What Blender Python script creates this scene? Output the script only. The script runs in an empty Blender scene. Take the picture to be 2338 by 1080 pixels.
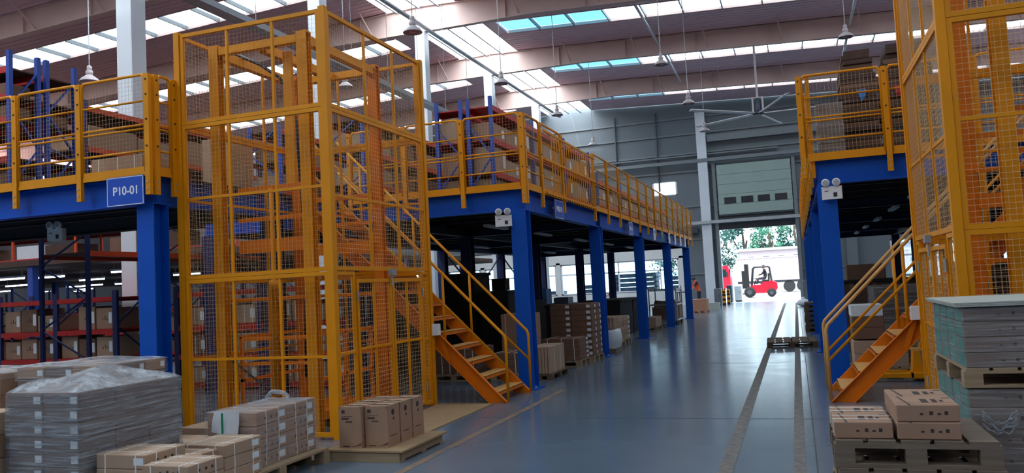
import bpy, bmesh, math, random
from mathutils import Vector, Matrix
random.seed(7)
S = bpy.context.scene
C = S.collection
PI = math.pi

# ------------------------------------------------------------------ camera
def make_camera():
    yaw, pitch, roll, F = 0.33429, 0.0630, -0.05199, 1847.6
    f = Vector((-math.sin(yaw)*math.cos(pitch), math.cos(yaw)*math.cos(pitch), math.sin(pitch)))
    r = Vector((math.cos(yaw), math.sin(yaw), 0)); u = r.cross(f)
    r, u = r*math.cos(roll)+u*math.sin(roll), -r*math.sin(roll)+u*math.cos(roll)
    cam = bpy.data.cameras.new('camera'); o = bpy.data.objects.new('camera', cam); C.objects.link(o)
    M = Matrix((r, u, -f)).transposed().to_4x4(); M.translation = (0, 0, 1.6); o.matrix_world = M
    cam.sensor_fit = 'HORIZONTAL'; cam.sensor_width = 36.0; cam.lens = 36.0*F/2338
    cam.clip_start = 0.05; cam.clip_end = 500
    S.camera = o
make_camera()

# ------------------------------------------------------------------ world, sun, exposure
SKYLIGHT = 3.3
w = bpy.data.worlds.new('world'); S.world = w; w.use_nodes = True
bg = w.node_tree.nodes['Background']; bg.inputs[0].default_value = (0.66, 0.85, 1.0, 1); bg.inputs[1].default_value = 5.5
sun = bpy.data.lights.new('sun', 'SUN'); sun.energy = 5.5; sun.angle = 0.03; sun.color = (1, 0.97, 0.92)
so = bpy.data.objects.new('sun', sun); C.objects.link(so); so.rotation_euler = (math.radians(35), math.radians(-12), 0); so.location = (20, 60, 40)
S.view_settings.view_transform = 'Standard'; S.view_settings.look = 'None'
S.view_settings.exposure = 0.18; S.view_settings.gamma = 1.0; S.view_settings.use_curve_mapping = False
S.cycles.max_bounces = 8; S.cycles.diffuse_bounces = 4; S.cycles.glossy_bounces = 3; S.cycles.transparent_max_bounces = 16
S.cycles.sample_clamp_indirect = 6.0
S.cycles.caustics_reflective = False; S.cycles.caustics_refractive = False

# ------------------------------------------------------------------ materials
def lin(c):
    return tuple(((x/255)/12.92 if x/255 <= 0.04045 else (((x/255)+0.055)/1.055)**2.4) for x in c)
MAT = {}
def mat(name, rgb, rough=0.6, metal=0.0, var=0.08, scale=6.0, bump=0.0, bscale=40.0, stretch=(1, 1, 1), spec=0.5, rgb2=None, bias=0.5):
    m = bpy.data.materials.new(name); m.use_nodes = True; nt = m.node_tree; n = nt.nodes; l = nt.links
    p = n['Principled BSDF']; p.inputs['Roughness'].default_value = rough; p.inputs['Metallic'].default_value = metal
    p.inputs['Specular IOR Level'].default_value = spec
    c = lin(rgb); c2 = lin(rgb2) if rgb2 else tuple(x*(1-2*var) for x in c)
    tc = n.new('ShaderNodeTexCoord'); mp = n.new('ShaderNodeMapping'); mp.inputs['Scale'].default_value = stretch
    l.new(tc.outputs['Object'], mp.inputs[0])
    t = n.new('ShaderNodeTexNoise'); t.inputs['Scale'].default_value = scale; t.inputs['Detail'].default_value = 5
    l.new(mp.outputs[0], t.inputs['Vector'])
    r = n.new('ShaderNodeValToRGB'); r.color_ramp.elements[0].position = bias-0.2; r.color_ramp.elements[1].position = bias+0.2
    r.color_ramp.elements[0].color = c2+(1,); r.color_ramp.elements[1].color = c+(1,)
    l.new(t.outputs['Fac'], r.inputs[0]); l.new(r.outputs[0], p.inputs['Base Color'])
    if bump:
        t2 = n.new('ShaderNodeTexNoise'); t2.inputs['Scale'].default_value = bscale; l.new(mp.outputs[0], t2.inputs['Vector'])
        b = n.new('ShaderNodeBump'); b.inputs['Strength'].default_value = bump; b.inputs['Distance'].default_value = 0.01
        l.new(t2.outputs['Fac'], b.inputs['Height']); l.new(b.outputs[0], p.inputs['Normal'])
    MAT[name] = m; return m
def emat(name, rgb, strength):
    m = bpy.data.materials.new(name); m.use_nodes = True; n = m.node_tree.nodes; p = n['Principled BSDF']
    p.inputs['Base Color'].default_value = lin(rgb)+(1,); p.inputs['Emission Color'].default_value = lin(rgb)+(1,)
    p.inputs['Emission Strength'].default_value = strength; MAT[name] = m; return m
def film_mat(name, rgb, alpha, stretch, gloss=0.25):
    """clear stretch film: mostly see-through, with whitish streaks"""
    m = bpy.data.materials.new(name); m.use_nodes = True; nt = m.node_tree; n = nt.nodes; l = nt.links; n.clear()
    out = n.new('ShaderNodeOutputMaterial'); mix = n.new('ShaderNodeMixShader'); tr = n.new('ShaderNodeBsdfTransparent')
    p = n.new('ShaderNodeBsdfPrincipled'); p.inputs['Base Color'].default_value = lin(rgb)+(1,); p.inputs['Roughness'].default_value = gloss
    tc = n.new('ShaderNodeTexCoord'); mp = n.new('ShaderNodeMapping'); mp.inputs['Scale'].default_value = stretch; mp.inputs['Rotation'].default_value = (0.06, 0.09, 0)
    l.new(tc.outputs['Object'], mp.inputs[0])
    t = n.new('ShaderNodeTexNoise'); t.inputs['Scale'].default_value = 3.0; t.inputs['Detail'].default_value = 6; t.inputs['Roughness'].default_value = 0.65
    l.new(mp.outputs[0], t.inputs['Vector'])
    r = n.new('ShaderNodeMapRange'); r.inputs[1].default_value = 0.45; r.inputs[2].default_value = 0.74
    r.inputs[3].default_value = alpha*0.6; r.inputs[4].default_value = min(1, alpha*3.6)
    l.new(t.outputs['Fac'], r.inputs[0]); l.new(r.outputs[0], mix.inputs[0]); l.new(tr.outputs[0], mix.inputs[1]); l.new(p.outputs[0], mix.inputs[2])
    b = n.new('ShaderNodeBump'); b.inputs['Strength'].default_value = 0.7; b.inputs['Distance'].default_value = 0.02
    l.new(t.outputs['Fac'], b.inputs['Height']); l.new(b.outputs[0], p.inputs['Normal'])
    l.new(mix.outputs[0], out.inputs[0]); MAT[name] = m; return m
def glass_mat(name, rgb, alpha):
    m = bpy.data.materials.new(name); m.use_nodes = True; nt = m.node_tree; n = nt.nodes; l = nt.links; n.clear()
    out = n.new('ShaderNodeOutputMaterial'); mix = n.new('ShaderNodeMixShader'); tr = n.new('ShaderNodeBsdfTransparent')
    g = n.new('ShaderNodeBsdfGlossy'); g.inputs['Roughness'].default_value = 0.05; tr.inputs[0].default_value = lin(rgb)+(1,)
    mix.inputs[0].default_value = alpha; l.new(tr.outputs[0], mix.inputs[1]); l.new(g.outputs[0], mix.inputs[2]); l.new(mix.outputs[0], out.inputs[0])
    MAT[name] = m; return m

mat('yellow', (228, 148, 0), 0.5, var=0.05, scale=3, spec=0.3)
mat('yellow_dusty', (215, 165, 95), 0.6, var=0.08)
mat('orange', (222, 118, 4), 0.5, var=0.05, scale=3, spec=0.3)
mat('wire', (212, 182, 134), 0.45, metal=0.0, var=0.03)
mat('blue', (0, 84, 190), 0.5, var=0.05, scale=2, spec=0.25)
mat('rack_blue', (24, 72, 170), 0.45, var=0.1)
mat('rack_orange', (214, 74, 22), 0.5, var=0.1)
mat('rack_red', (190, 28, 26), 0.5, var=0.1)
mat('sign_blue', (4, 78, 190), 0.35, var=0.02)
mat('white', (232, 236, 238), 0.5, var=0.03)
mat('paper', (226, 234, 238), 0.7, var=0.04, scale=20)
mat('column_white', (214, 222, 228), 0.5, var=0.04, scale=1.0)
mat('rafter', (218, 192, 184), 0.55, var=0.07, scale=0.8)
mat('ceiling', (230, 198, 206), 0.6, var=0.05, scale=0.3)
mat('wall', (104, 114, 120), 0.55, var=0.05, scale=0.5)
mat('wall_low', (216, 220, 218), 0.6, var=0.03)
mat('girt', (120, 128, 132), 0.5, var=0.05)
mat('dark_steel', (62, 66, 74), 0.5, var=0.1)
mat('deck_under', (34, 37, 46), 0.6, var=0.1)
mat('galv', (178, 186, 190), 0.4, metal=0.5, var=0.08)
mat('black', (22, 22, 24), 0.5, var=0.1)
mat('rubber', (26, 26, 30), 0.8, var=0.1)
mat('carton', (162, 130, 106), 0.8, var=0.06, scale=4, bump=0.05)
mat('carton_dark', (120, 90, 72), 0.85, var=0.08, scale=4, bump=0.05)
mat('carton_pale', (174, 148, 124), 0.8, var=0.05, scale=4, bump=0.05)
mat('carton_grey', (122, 104, 94), 0.8, var=0.06, scale=4)
mat('carton_green', (52, 128, 118), 0.7, var=0.15, scale=4)
mat('carton_brown', (84, 62, 52), 0.85, var=0.12, scale=5)
mat('tape', (196, 172, 140), 0.3, var=0.04)
mat('strap', (232, 230, 224), 0.45, var=0.03)
mat('ink', (58, 48, 44), 0.8, var=0.05)
mat('green_tape', (18, 140, 96), 0.35, var=0.05)
mat('wood', (164, 142, 112), 0.75, var=0.14, scale=3, stretch=(1, 12, 12), bump=0.15)
mat('wood_grey', (128, 114, 98), 0.8, var=0.18, scale=3, stretch=(1, 12, 12), bump=0.2)
mat('wood_dark', (104, 84, 66), 0.8, var=0.16, scale=3, stretch=(1, 12, 12), bump=0.2)
mat('wood_pink', (206, 150, 118), 0.7, var=0.08, scale=3, stretch=(1, 10, 10))
mat('plywood', (164, 138, 102), 0.65, var=0.1, scale=2, stretch=(1, 6, 1))
mat('hardboard', (176, 184, 176), 0.6, var=0.05, scale=2)
mat('shade', (196, 188, 190), 0.45, var=0.03)
mat('bulb', (214, 170, 170), 0.3, var=0.02)
mat('red', (178, 12, 40), 0.35, var=0.05)
mat('bag', (214, 222, 230), 0.5, var=0.06, bump=0.4, bscale=8)
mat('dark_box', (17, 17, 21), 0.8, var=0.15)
mat('grey_plastic', (70, 84, 100), 0.5, var=0.1)
mat('cyan_box', (40, 120, 190), 0.5, var=0.05)
mat('skin', (196, 146, 118), 0.6, var=0.03)
mat('hair', (28, 24, 24), 0.7, var=0.1)
mat('shirt_dark', (36, 38, 48), 0.8, var=0.1)
mat('vest', (246, 92, 52), 0.7, var=0.05)
mat('trousers', (44, 48, 62), 0.8, var=0.1)
mat('leaf', (16, 78, 66), 0.6, var=0.2, scale=3)
mat('leaf_light', (60, 120, 92), 0.6, var=0.15, scale=3)
mat('bark', (90, 76, 64), 0.9, var=0.2)
mat('concrete', (176, 176, 172), 0.8, var=0.05, scale=0.6)
mat('trailer', (178, 158, 162), 0.6, var=0.05)
mat('door_panel', (150, 172, 166), 0.45, var=0.04)
mat('dark_glass', (26, 36, 44), 0.15, var=0.03)
mat('line_paint', (132, 124, 112), 0.7, var=0.3, scale=14, rgb2=(82, 90, 96))
mat('line_yellow', (150, 118, 84), 0.6, var=0.2, scale=6, rgb2=(84, 92, 100))
emat('skylight', (228, 243, 255), SKYLIGHT)
emat('skylight_ridge', (240, 248, 255), SKYLIGHT*2.6)
emat('skylight_blue', (120, 205, 245), SKYLIGHT*0.45)
emat('daylight', (244, 240, 246), 2.0)  # this and the next two: glow of the added, unseen wall panes
emat('daylight_front', (244, 240, 246), 1.3)
emat('daylight_left', (255, 236, 232), 9.0)
emat('tube', (225, 235, 255), 7.0)
emat('led', (235, 245, 255), 1.0)
film_mat('film', (172, 182, 190), 0.36, (0.7, 0.7, 16))
film_mat('film_thin', (196, 204, 208), 0.15, (0.7, 0.7, 18))
film_mat('film_top', (186, 198, 206), 0.55, (2.2, 2.2, 3))
glass_mat('glass', (225, 240, 245), 0.06)

def floor_material():
    m = bpy.data.materials.new('floor'); m.use_nodes = True; nt = m.node_tree; n = nt.nodes; l = nt.links; p = n['Principled BSDF']
    tc = n.new('ShaderNodeTexCoord')
    a = n.new('ShaderNodeTexNoise'); a.inputs['Scale'].default_value = 0.35; a.inputs['Detail'].default_value = 8; l.new(tc.outputs['Object'], a.inputs['Vector'])
    r = n.new('ShaderNodeValToRGB'); r.color_ramp.elements[0].position = 0.3; r.color_ramp.elements[1].position = 0.7
    r.color_ramp.elements[0].color = lin((84, 102, 118))+(1,); r.color_ramp.elements[1].color = lin((104, 120, 134))+(1,)
    l.new(a.outputs['Fac'], r.inputs[0]); l.new(r.outputs[0], p.inputs['Base Color'])
    b = n.new('ShaderNodeTexNoise'); b.inputs['Scale'].default_value = 2.2; b.inputs['Detail'].default_value = 7; l.new(tc.outputs['Object'], b.inputs['Vector'])
    mr = n.new('ShaderNodeMapRange'); mr.inputs[1].default_value = 0.3; mr.inputs[2].default_value = 0.7; mr.inputs[3].default_value = 0.17; mr.inputs[4].default_value = 0.21
    l.new(b.outputs['Fac'], mr.inputs[0]); l.new(mr.outputs[0], p.inputs['Roughness'])
    bu = n.new('ShaderNodeBump'); bu.inputs['Strength'].default_value = 0.004; bu.inputs['Distance'].default_value = 0.01
    l.new(b.outputs['Fac'], bu.inputs['Height']); l.new(bu.outputs[0], p.inputs['Normal'])
    MAT['floor'] = m
floor_material()

# ------------------------------------------------------------------ mesh helpers
ORG = {}
class MB:
    def __init__(s): s.v = []; s.f = []
    def add(s, v, f):
        b = len(s.v); s.v += [tuple(x) for x in v]; s.f += [tuple(i+b for i in q) for q in f]; return s
    def box(s, x0, y0, z0, x1, y1, z1):
        x0, x1 = min(x0, x1), max(x0, x1); y0, y1 = min(y0, y1), max(y0, y1); z0, z1 = min(z0, z1), max(z0, z1)
        return s.hexa([(x0, y0, z0), (x1, y0, z0), (x1, y1, z0), (x0, y1, z0), (x0, y0, z1), (x1, y0, z1), (x1, y1, z1), (x0, y1, z1)])
    def hexa(s, v):
        return s.add(v, [(0, 3, 2, 1), (4, 5, 6, 7), (0, 1, 5, 4), (1, 2, 6, 5), (2, 3, 7, 6), (3, 0, 4, 7)])
    def bar(s, p, q, w, h, up=(0, 0, 1)):
        p = Vector(p); q = Vector(q); d = (q-p).normalized(); a = d.cross(Vector(up))
        if a.length < 1e-4: a = d.cross(Vector((1, 0, 0)))
        a.normalize(); b = a.cross(d); a = a*w/2; b = b*h/2
        return s.hexa([p-a-b, p+a-b, q+a-b, q-a-b, p-a+b, p+a+b, q+a+b, q-a+b])
    def wire(s, p, q, r):
        p = Vector(p); q = Vector(q); d = (q-p).normalized(); a = d.cross(Vector((0.3, 0.5, 0.81))).normalized(); b = d.cross(a)
        o = [a*math.cos(t)*r+b*math.sin(t)*r for t in (0, 2.094, 4.189)]
        return s.add([p+o[0], p+o[1], p+o[2], q+o[0], q+o[1], q+o[2]], [(0, 1, 4, 3), (1, 2, 5, 4), (2, 0, 3, 5)])
    def path(s, pts, r, n=8, cap=True):
        pts = [Vector(p) for p in pts]; rings = []; base = len(s.v); prev = None
        for i, p in enumerate(pts):
            d = ((pts[min(i+1, len(pts)-1)]-p).normalized()+(p-pts[max(i-1, 0)]).normalized()).normalized()
            if prev is None:
                a = d.cross(Vector((0, 0, 1)))
                if a.length < 1e-3: a = d.cross(Vector((1, 0, 0)))
            else: a = prev-d*prev.dot(d)
            a.normalize(); prev = a; b = d.cross(a)
            s.v += [tuple(p+(a*math.cos(2*PI*k/n)+b*math.sin(2*PI*k/n))*r) for k in range(n)]
        for i in range(len(pts)-1):
            for k in range(n):
                k2 = (k+1) % n; s.f.append((base+i*n+k, base+i*n+k2, base+(i+1)*n+k2, base+(i+1)*n+k))
        if cap:
            s.f.append(tuple(base+k for k in range(n))[::-1]); s.f.append(tuple(base+(len(pts)-1)*n+k for k in range(n)))
        return s
    def tube(s, p, q, r, n=8): return s.path([p, q], r, n)
    def lathe(s, prof, c=(0, 0, 0), n=16, axis='Z'):
        base = len(s.v)
        for (r, z) in prof:
            for k in range(n):
                x, y = r*math.cos(2*PI*k/n), r*math.sin(2*PI*k/n)
                q = (x, y, z) if axis == 'Z' else ((z, x, y) if axis == 'X' else (x, z, y))
                s.v.append((q[0]+c[0], q[1]+c[1], q[2]+c[2]))
        for i in range(len(prof)-1):
            for k in range(n):
                k2 = (k+1) % n; s.f.append((base+i*n+k, base+i*n+k2, base+(i+1)*n+k2, base+(i+1)*n+k))
        s.f.append(tuple(base+k for k in range(n))[::-1]); s.f.append(tuple(base+(len(prof)-1)*n+k for k in range(n)))
        return s
    def prism(s, poly, axis, a0, a1):
        n = len(poly)
        def P(u, v, a): return {'X': (a, u, v), 'Y': (u, a, v), 'Z': (u, v, a)}[axis]
        vs = [P(u, v, a0) for u, v in poly]+[P(u, v, a1) for u, v in poly]
        fs = [tuple(range(n))[::-1], tuple(range(n, 2*n))]+[(i, (i+1) % n, n+(i+1) % n, n+i) for i in range(n)]
        return s.add(vs, fs)
    def mesh(s, name, m, off=(0, 0, 0), smooth=False):
        me = bpy.data.meshes.new(name); o = off
        me.from_pydata([(x-o[0], y-o[1], z-o[2]) for x, y, z in s.v], [], s.f)
        bm = bmesh.new(); bm.from_mesh(me); bmesh.ops.recalc_face_normals(bm, faces=bm.faces); bm.to_mesh(me); bm.free()
        if smooth: me.polygons.foreach_set('use_smooth', [True]*len(me.polygons)); me.update()
        me.materials.append(MAT[m]); return me
    def build(s, name, m, parent=None, org=None, smooth=False, **props):
        o_ = ORG[parent.name] if parent else Vector(org or (0, 0, 0))
        o = bpy.data.objects.new(name, s.mesh(name, m, o_, smooth)); C.objects.link(o); ORG[o.name] = o_
        if parent: o.parent = parent
        else: o.location = o_
        for k, v in props.items(): o[k] = v
        return o
def thing(name, label, cat, loc=(0, 0, 0), group=None):
    o = bpy.data.objects.new(name, None); C.objects.link(o); o.location = loc; o.empty_display_size = 0.1
    ORG[o.name] = Vector(loc); o['label'] = label; o['category'] = cat
    if group: o['group'] = group
    return o
def tag(o, label, cat, group=None):
    o['label'] = label; o['category'] = cat
    if group: o['group'] = group
    return o
def struct(name, mb, m, org=None, **kw):
    o = mb.build(name, m, None, org, **kw); o['kind'] = 'structure'; return o
def link_child(name, me, parent, loc=(0, 0, 0)):
    o = bpy.data.objects.new(name, me); C.objects.link(o); o.parent = parent; o.location = loc; return o
def copy_tree(o, parent=None):
    c = o.copy(); C.objects.link(c); c.parent = parent
    for ch in list(o.children): copy_tree(ch, c)
    return c
B = lambda *a: MB().box(*a)
ORD = ['ground', 'first', 'second', 'third', 'fourth', 'fifth', 'sixth', 'seventh', 'eighth', 'ninth', 'tenth', 'eleventh', 'twelfth', 'thirteenth', 'fourteenth', 'fifteenth', 'sixteenth', 'seventeenth', 'eighteenth', 'nineteenth', 'twentieth', 'twenty-first', 'twenty-second', 'twenty-third', 'twenty-fourth', 'twenty-fifth']
def text_mesh(txt, size, m, name='lettering'):
    cu = bpy.data.curves.new('t', 'FONT'); cu.body = txt; cu.size = size; cu.align_x = 'CENTER'; cu.align_y = 'CENTER'; cu.extrude = 0.001; cu.offset = size*0.022
    o = bpy.data.objects.new('t', cu); C.objects.link(o); bpy.context.view_layer.update()
    me = bpy.data.meshes.new_from_object(o.evaluated_get(bpy.context.evaluated_depsgraph_get())); me.name = name
    bpy.data.objects.remove(o); me.materials.clear(); me.materials.append(MAT[m]); return me
def wires(mb, o, u, v, nu, nv, r=0.0016):
    """welded wire grid spanning o + a*u + b*v"""
    o, u, v = Vector(o), Vector(u), Vector(v)
    for i in range(1, nu): mb.wire(o+u*i/nu, o+u*i/nu+v, r)
    for j in range(1, nv): mb.wire(o+v*j/nv, o+v*j/nv+u, r)
    return mb

mat('inner_blue', (14, 36, 92), 0.55, var=0.1)  # blue darkened for the shade under the decks; also colours dark rack uprights
# ------------------------------------------------------------------ the building
XL, XR, YF, YB, XC = -46.0, 14.0, -8.5, 50.0, -13.0
def zr(x): return 12.66-0.045*abs(x-XC)
RY = [13.4+7.3*k for k in range(-3, 6)]           # rafter lines, the last on the end wall
fl = struct('floor', B(XL, YF, -0.2, XR, YB+0.2, 0), 'floor')
yd = struct('floor_yard', B(-90, YB+0.2, -0.25, 80, 170, -0.02), 'concrete')
for nm, x, wd, m in (('lane_line', -0.66, 0.12, 'line_paint'), ('lane_line', -0.08, 0.1, 'line_paint'), ('lane_line', -3.47, 0.09, 'line_yellow')):
    B(x-wd/2, 2, 0.0005, x+wd/2, 46 if x > -3 else 12.0, 0.003).build(nm, m, fl)
for y in (9.5, 15.5, 21.5, 27.5, 33.5, 39.5):
    B(-3.9, y, 0.0005, 0.3, y+0.012, 0.0015).build('floor_joint', 'dark_steel', fl)
B(0.05, 3, 0.0005, 0.062, 46, 0.0015).build('floor_joint', 'dark_steel', fl)

# roof panels, open where the skylights are
def roof_slab(mb, x0, x1, y0, y1, t=0.12):
    mb.hexa([(x0, y0, zr(x0)), (x1, y0, zr(x1)), (x1, y1, zr(x1)), (x0, y1, zr(x0)), (x0, y0, zr(x0)+t), (x1, y0, zr(x1)+t), (x1, y1, zr(x1)+t), (x0, y1, zr(x0)+t)])
SL0, SL1, SR0, SR1 = -36.6, -15.6, -11.0, 13.0
RDL, RDR = -14.42, -11.5
ce = MB()
for i in range(len(RY)-1):
    a, b = RY[i], RY[i+1]; c = (a+b)/2
    for x0, x1 in ((XL, RDL), (RDR, XR)):
        roof_slab(ce, x0, x1, a, c-0.8); roof_slab(ce, x0, x1, c+0.8, b)
    roof_slab(ce, XL, SL0, c-0.8, c+0.8); roof_slab(ce, SL1, RDL, c-0.8, c+0.8); roof_slab(ce, RDR, SR0, c-0.8, c+0.8); roof_slab(ce, SR1, XR, c-0.8, c+0.8)
ceil = struct('ceiling', ce, 'ceiling')
def ribs():
    mb = MB()
    for i in range(1, len(RY)-1):
        a, b = RY[i], RY[i+1]; c = (a+b)/2; y = a+0.15
        while y < b:
            if abs(y-c) > 0.85:
                for x0, x1 in ((-30, RDL-0.05), (RDR+0.05, 8)):
                    mb.hexa([(x0, y, zr(x0)-0.018), (x1, y, zr(x1)-0.018), (x1, y+0.05, zr(x1)-0.018), (x0, y+0.05, zr(x0)-0.018), (x0, y, zr(x0)+0.005), (x1, y, zr(x1)+0.005), (x1, y+0.05, zr(x1)+0.005), (x0, y+0.05, zr(x0)+0.005)])
            y += 0.3
    mb.build('liner_rib', 'ceiling', ceil, kind='stuff')
ribs()
nwin = 0
for i in range(len(RY)-1):
    a, b = RY[i], RY[i+1]; c = (a+b)/2
    for x0, x1 in ((SL0, SL1), (SR0, SR1)):
        nwin += 1; n = round((x1-x0)/1.5); fr = MB()
        for y in (c-0.8, c+0.8): fr.bar((x0, y, zr(x0)+0.03), (x1, y, zr(x1)+0.03), 0.04, 0.12)
        root = struct('window_%d' % nwin, fr, 'rafter', org=(x0, c, zr(x0)))
        for k in range(n):
            p, q = x0+(x1-x0)*k/n, x0+(x1-x0)*(k+1)/n
            mb = MB(); roof_slab(mb, p+0.03, q-0.03, c-0.78, c+0.78, 0.02)
            mb.v = [(x, y, z+0.1) for x, y, z in mb.v]
            mb.build('pane', 'skylight_blue' if (x0 > XC and k in (0, 1, 2)) else 'skylight', root)
            if k: MB().box(p-0.022, c-0.79, zr(p)-0.06, p+0.022, c+0.79, zr(p)+0.1).build('purlin', 'girt', root)
    nwin += 1; fr = MB()
    for x in (RDL, RDR): fr.bar((x, a, zr(x)+0.06), (x, b, zr(x)+0.06), 0.05, 0.16)
    root = struct('window_%d' % nwin, fr, 'rafter', org=(XC, c, zr(XC)))
    for k in range(4):
        y0, y1 = a+(b-a)*k/4, a+(b-a)*(k+1)/4
        for x0, x1 in ((RDL, XC), (XC, RDR)):
            mb = MB(); roof_slab(mb, x0+0.03, x1-0.03, y0+0.02, y1-0.02, 0.02); mb.v = [(x, y, z+0.12) for x, y, z in mb.v]
            mb.build('pane', 'skylight_ridge', root)
    for x in (-13.95, -13.0, -12.2):
        MB().bar((x, a+0.1, zr(x)-0.1), (x, b-0.1, zr(x)-0.1), 0.07, 0.12).build('purlin', 'girt', root)

# rafters
FARORD = {49.9-7.3*k: ORD[k] for k in range(1, 9)}
for i, y in enumerate(RY[:-1]):
    if y < 13: continue
    t = thing('roof_rafter', 'tapered steel roof rafter, %s one counting from the end wall with the open door' % ORD[len(RY)-1-i], 'beam', (XC, y, 11.6), 'roof rafters')
    def bot(x): return 11.62-(0.045*max(0, abs(x-XC)-4.5))
    xs = [XL, -30, -17.5, XC, -8.5, 4, XR]
    for nm, f0, f1, hw in (('web', lambda x: bot(x), lambda x: zr(x)-0.04, 0.008), ('bottom_flange', lambda x: bot(x)-0.02, lambda x: bot(x), 0.12), ('top_flange', lambda x: zr(x)-0.06, lambda x: zr(x)-0.04, 0.12)):
        mb = MB()
        for p, q in zip(xs[:-1], xs[1:]):
            mb.hexa([(p, y-hw, f0(p)), (q, y-hw, f0(q)), (q, y+hw, f0(q)), (p, y+hw, f0(p)), (p, y-hw, f1(p)), (q, y-hw, f1(q)), (q, y+hw, f1(q)), (p, y+hw, f1(p))])
        mb.build(nm, 'rafter', t)
    x = -40.0
    while x < XR:
        if abs(x-XC) > 1:
            B(x-0.006, y-0.1, bot(x), x+0.006, y+0.1, zr(x)-0.06).build('stiffener', 'rafter', t)
            MB().bar((x+0.5, y-0.02, bot(x)+0.1), (x+0.35, y-0.75, zr(x)-0.03), 0.05, 0.05).build('fly_brace', 'rafter', t)
        x += 3.05
# tie tubes running between the rafters
for x, lab in ((-4.95, 'left of the two'), (2.75, 'right of the two')):
    for i in range(4, len(RY)-2):
        tag(MB().tube((x, RY[i]+0.13, zr(x)-0.45), (x, RY[i+1]-0.13, zr(x)-0.45), 0.055).build('tie_tube', 'column_white', org=(x, RY[i], zr(x)-0.45), smooth=True), 'pale round tie tube under roof, %s rows, %s bay from end wall' % (lab, ORD[len(RY)-2-i]), 'pipe', 'roof tie tubes')
# columns under the ridge
for i, y in enumerate(RY[:-1]):
    if y < 12: continue
    t = thing('steel_column', 'tall white steel column under the ridge skylight, %s counting away from the camera' % ORD[i-2], 'column', (XC, y, 0), 'white ridge columns')
    B(XC-0.2, y-0.2, 0, XC-0.18, y+0.2, 11.6).build('flange', 'column_white', t); B(XC+0.18, y-0.2, 0, XC+0.2, y+0.2, 11.6).build('flange', 'column_white', t)
    B(XC-0.18, y-0.01, 0, XC+0.18, y+0.01, 11.6).build('web', 'column_white', t)
    B(XC-0.19, y-0.205, 0, XC+0.19, y-0.19, 11.6).build('cladding', 'column_white', t)
# pipes and trays along the ridge columns
t = thing('cable_tray', 'long grey cable tray hung high beside the white columns', 'cable tray', (-12.3, 30, 11.3))
for dx in (-0.07, 0.07): MB().bar((-12.3+dx, 14, 11.35), (-12.3+dx, 45, 11.35), 0.015, 0.06).build('side_rail', 'galv', t)
MB().bar((-12.3, 14, 11.315), (-12.3, 45, 11.315), 0.14, 0.01).build('tray_floor', 'galv', t)
y = 14.4
while y < 47: MB().tube((-12.3, y, 11.4), (-12.3, y, 12.45), 0.008, 6).build('hanger_rod', 'galv', t); y += 2.4
t = thing('cable_tray', 'low grey cable tray passing behind the caged lift', 'cable tray', (-11.6, 20, 8.0))
for dx in (-0.15, 0.15): MB().bar((-11.6+dx, 8, 8.05), (-11.6+dx, 30, 8.05), 0.03, 0.14).build('side_rail', 'galv', t)
MB().bar((-11.6, 8, 7.99), (-11.6, 30, 7.99), 0.3, 0.01).build('tray_floor', 'galv', t)
y = 9.2
while y < 30: MB().tube((-11.6, y, 8.1), (-11.6, y, 12.4), 0.008, 6).build('hanger_rod', 'galv', t); y += 2.2

# end wall with its openings
WY = YB
def wall_with_holes(x0, x1, z1, holes, y0, y1):
    mb = MB(); xs = sorted({x0, x1, *[h[0] for h in holes], *[h[1] for h in holes]})
    for p, q in zip(xs[:-1], xs[1:]):
        zs = sorted([(h[2], h[3]) for h in holes if h[0] <= p+1e-6 and h[1] >= q-1e-6]); z = 0.0
        for a, b in zs:
            if a > z: mb.box(p, y0, z, q, y1, a)
            z = b
        mb.box(p, y0, z, q, y1, z1)
    return mb
holes = [(-4.15, 0.18, 0, 4.4), (-8.02, -6.5, 6.74, 7.62)]
LW = [(-24.6+2.6*k, -24.6+2.6*k+2.3, 0.95, 2.85) for k in range(7)]; RW = [(5.1+2.2*k, 5.1+2.2*k+2.0, 0.8, 3.2) for k in range(3)]
wb = struct('wall_back', wall_with_holes(XL, XR, 12.8, holes+LW+RW, WY, WY+0.2), 'wall', org=(XC, WY, 0))
struct('wall_front', B(XL, YF-0.2, 0, XR, YF, 12.8), 'wall'); struct('wall_left', B(XL-0.2, YF, 0, XL, WY+0.2, 12.8), 'wall'); struct('wall_right', B(XR, YF, 0, XR+0.2, WY+0.2, 12.8), 'wall')
for z in (1.85, 3.95, 5.95, 8.1, 9.2, 10.4, 11.4):
    for x0, x1 in ((XL, -5.15), (-4.55, -4.25), (0.3, XR)) if z < 8.5 else ((XL, XR),):
        if z < 3: x0 = max(x0, -6.4); 
        if x1 > x0: B(x0, WY-0.1, z-0.05, min(x1, 4.9) if z < 3 else x1, WY, z+0.05).build('girt', 'girt', wb)
for x in (-4.85, 3.1, -20.5, 9.6): B(x-0.28, WY-0.45, 0, x+0.28, WY, 11.6).build('pilaster', 'column_white' if x < 0 else 'wall', wb)
for x in (-10.1, -7.55): MB().tube((x, WY-0.12, 7.0), (x, WY-0.12, 11.9), 0.05).build('drain_pipe', 'dark_steel', wb)
B(-25, WY-0.02, 0, -6.4, WY, 0.9).build('low_cladding', 'wall_low', wb)
for x in [-24.6+2.6*k-0.15 for k in range(8)]: B(x-0.14, WY-0.03, 0.9, x+0.14, WY, 3.0).build('window_pier', 'wall_low', wb)
B(-25, WY-0.03, 2.87, -6.4, WY, 3.8).build('window_header', 'wall_low', wb)
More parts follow.
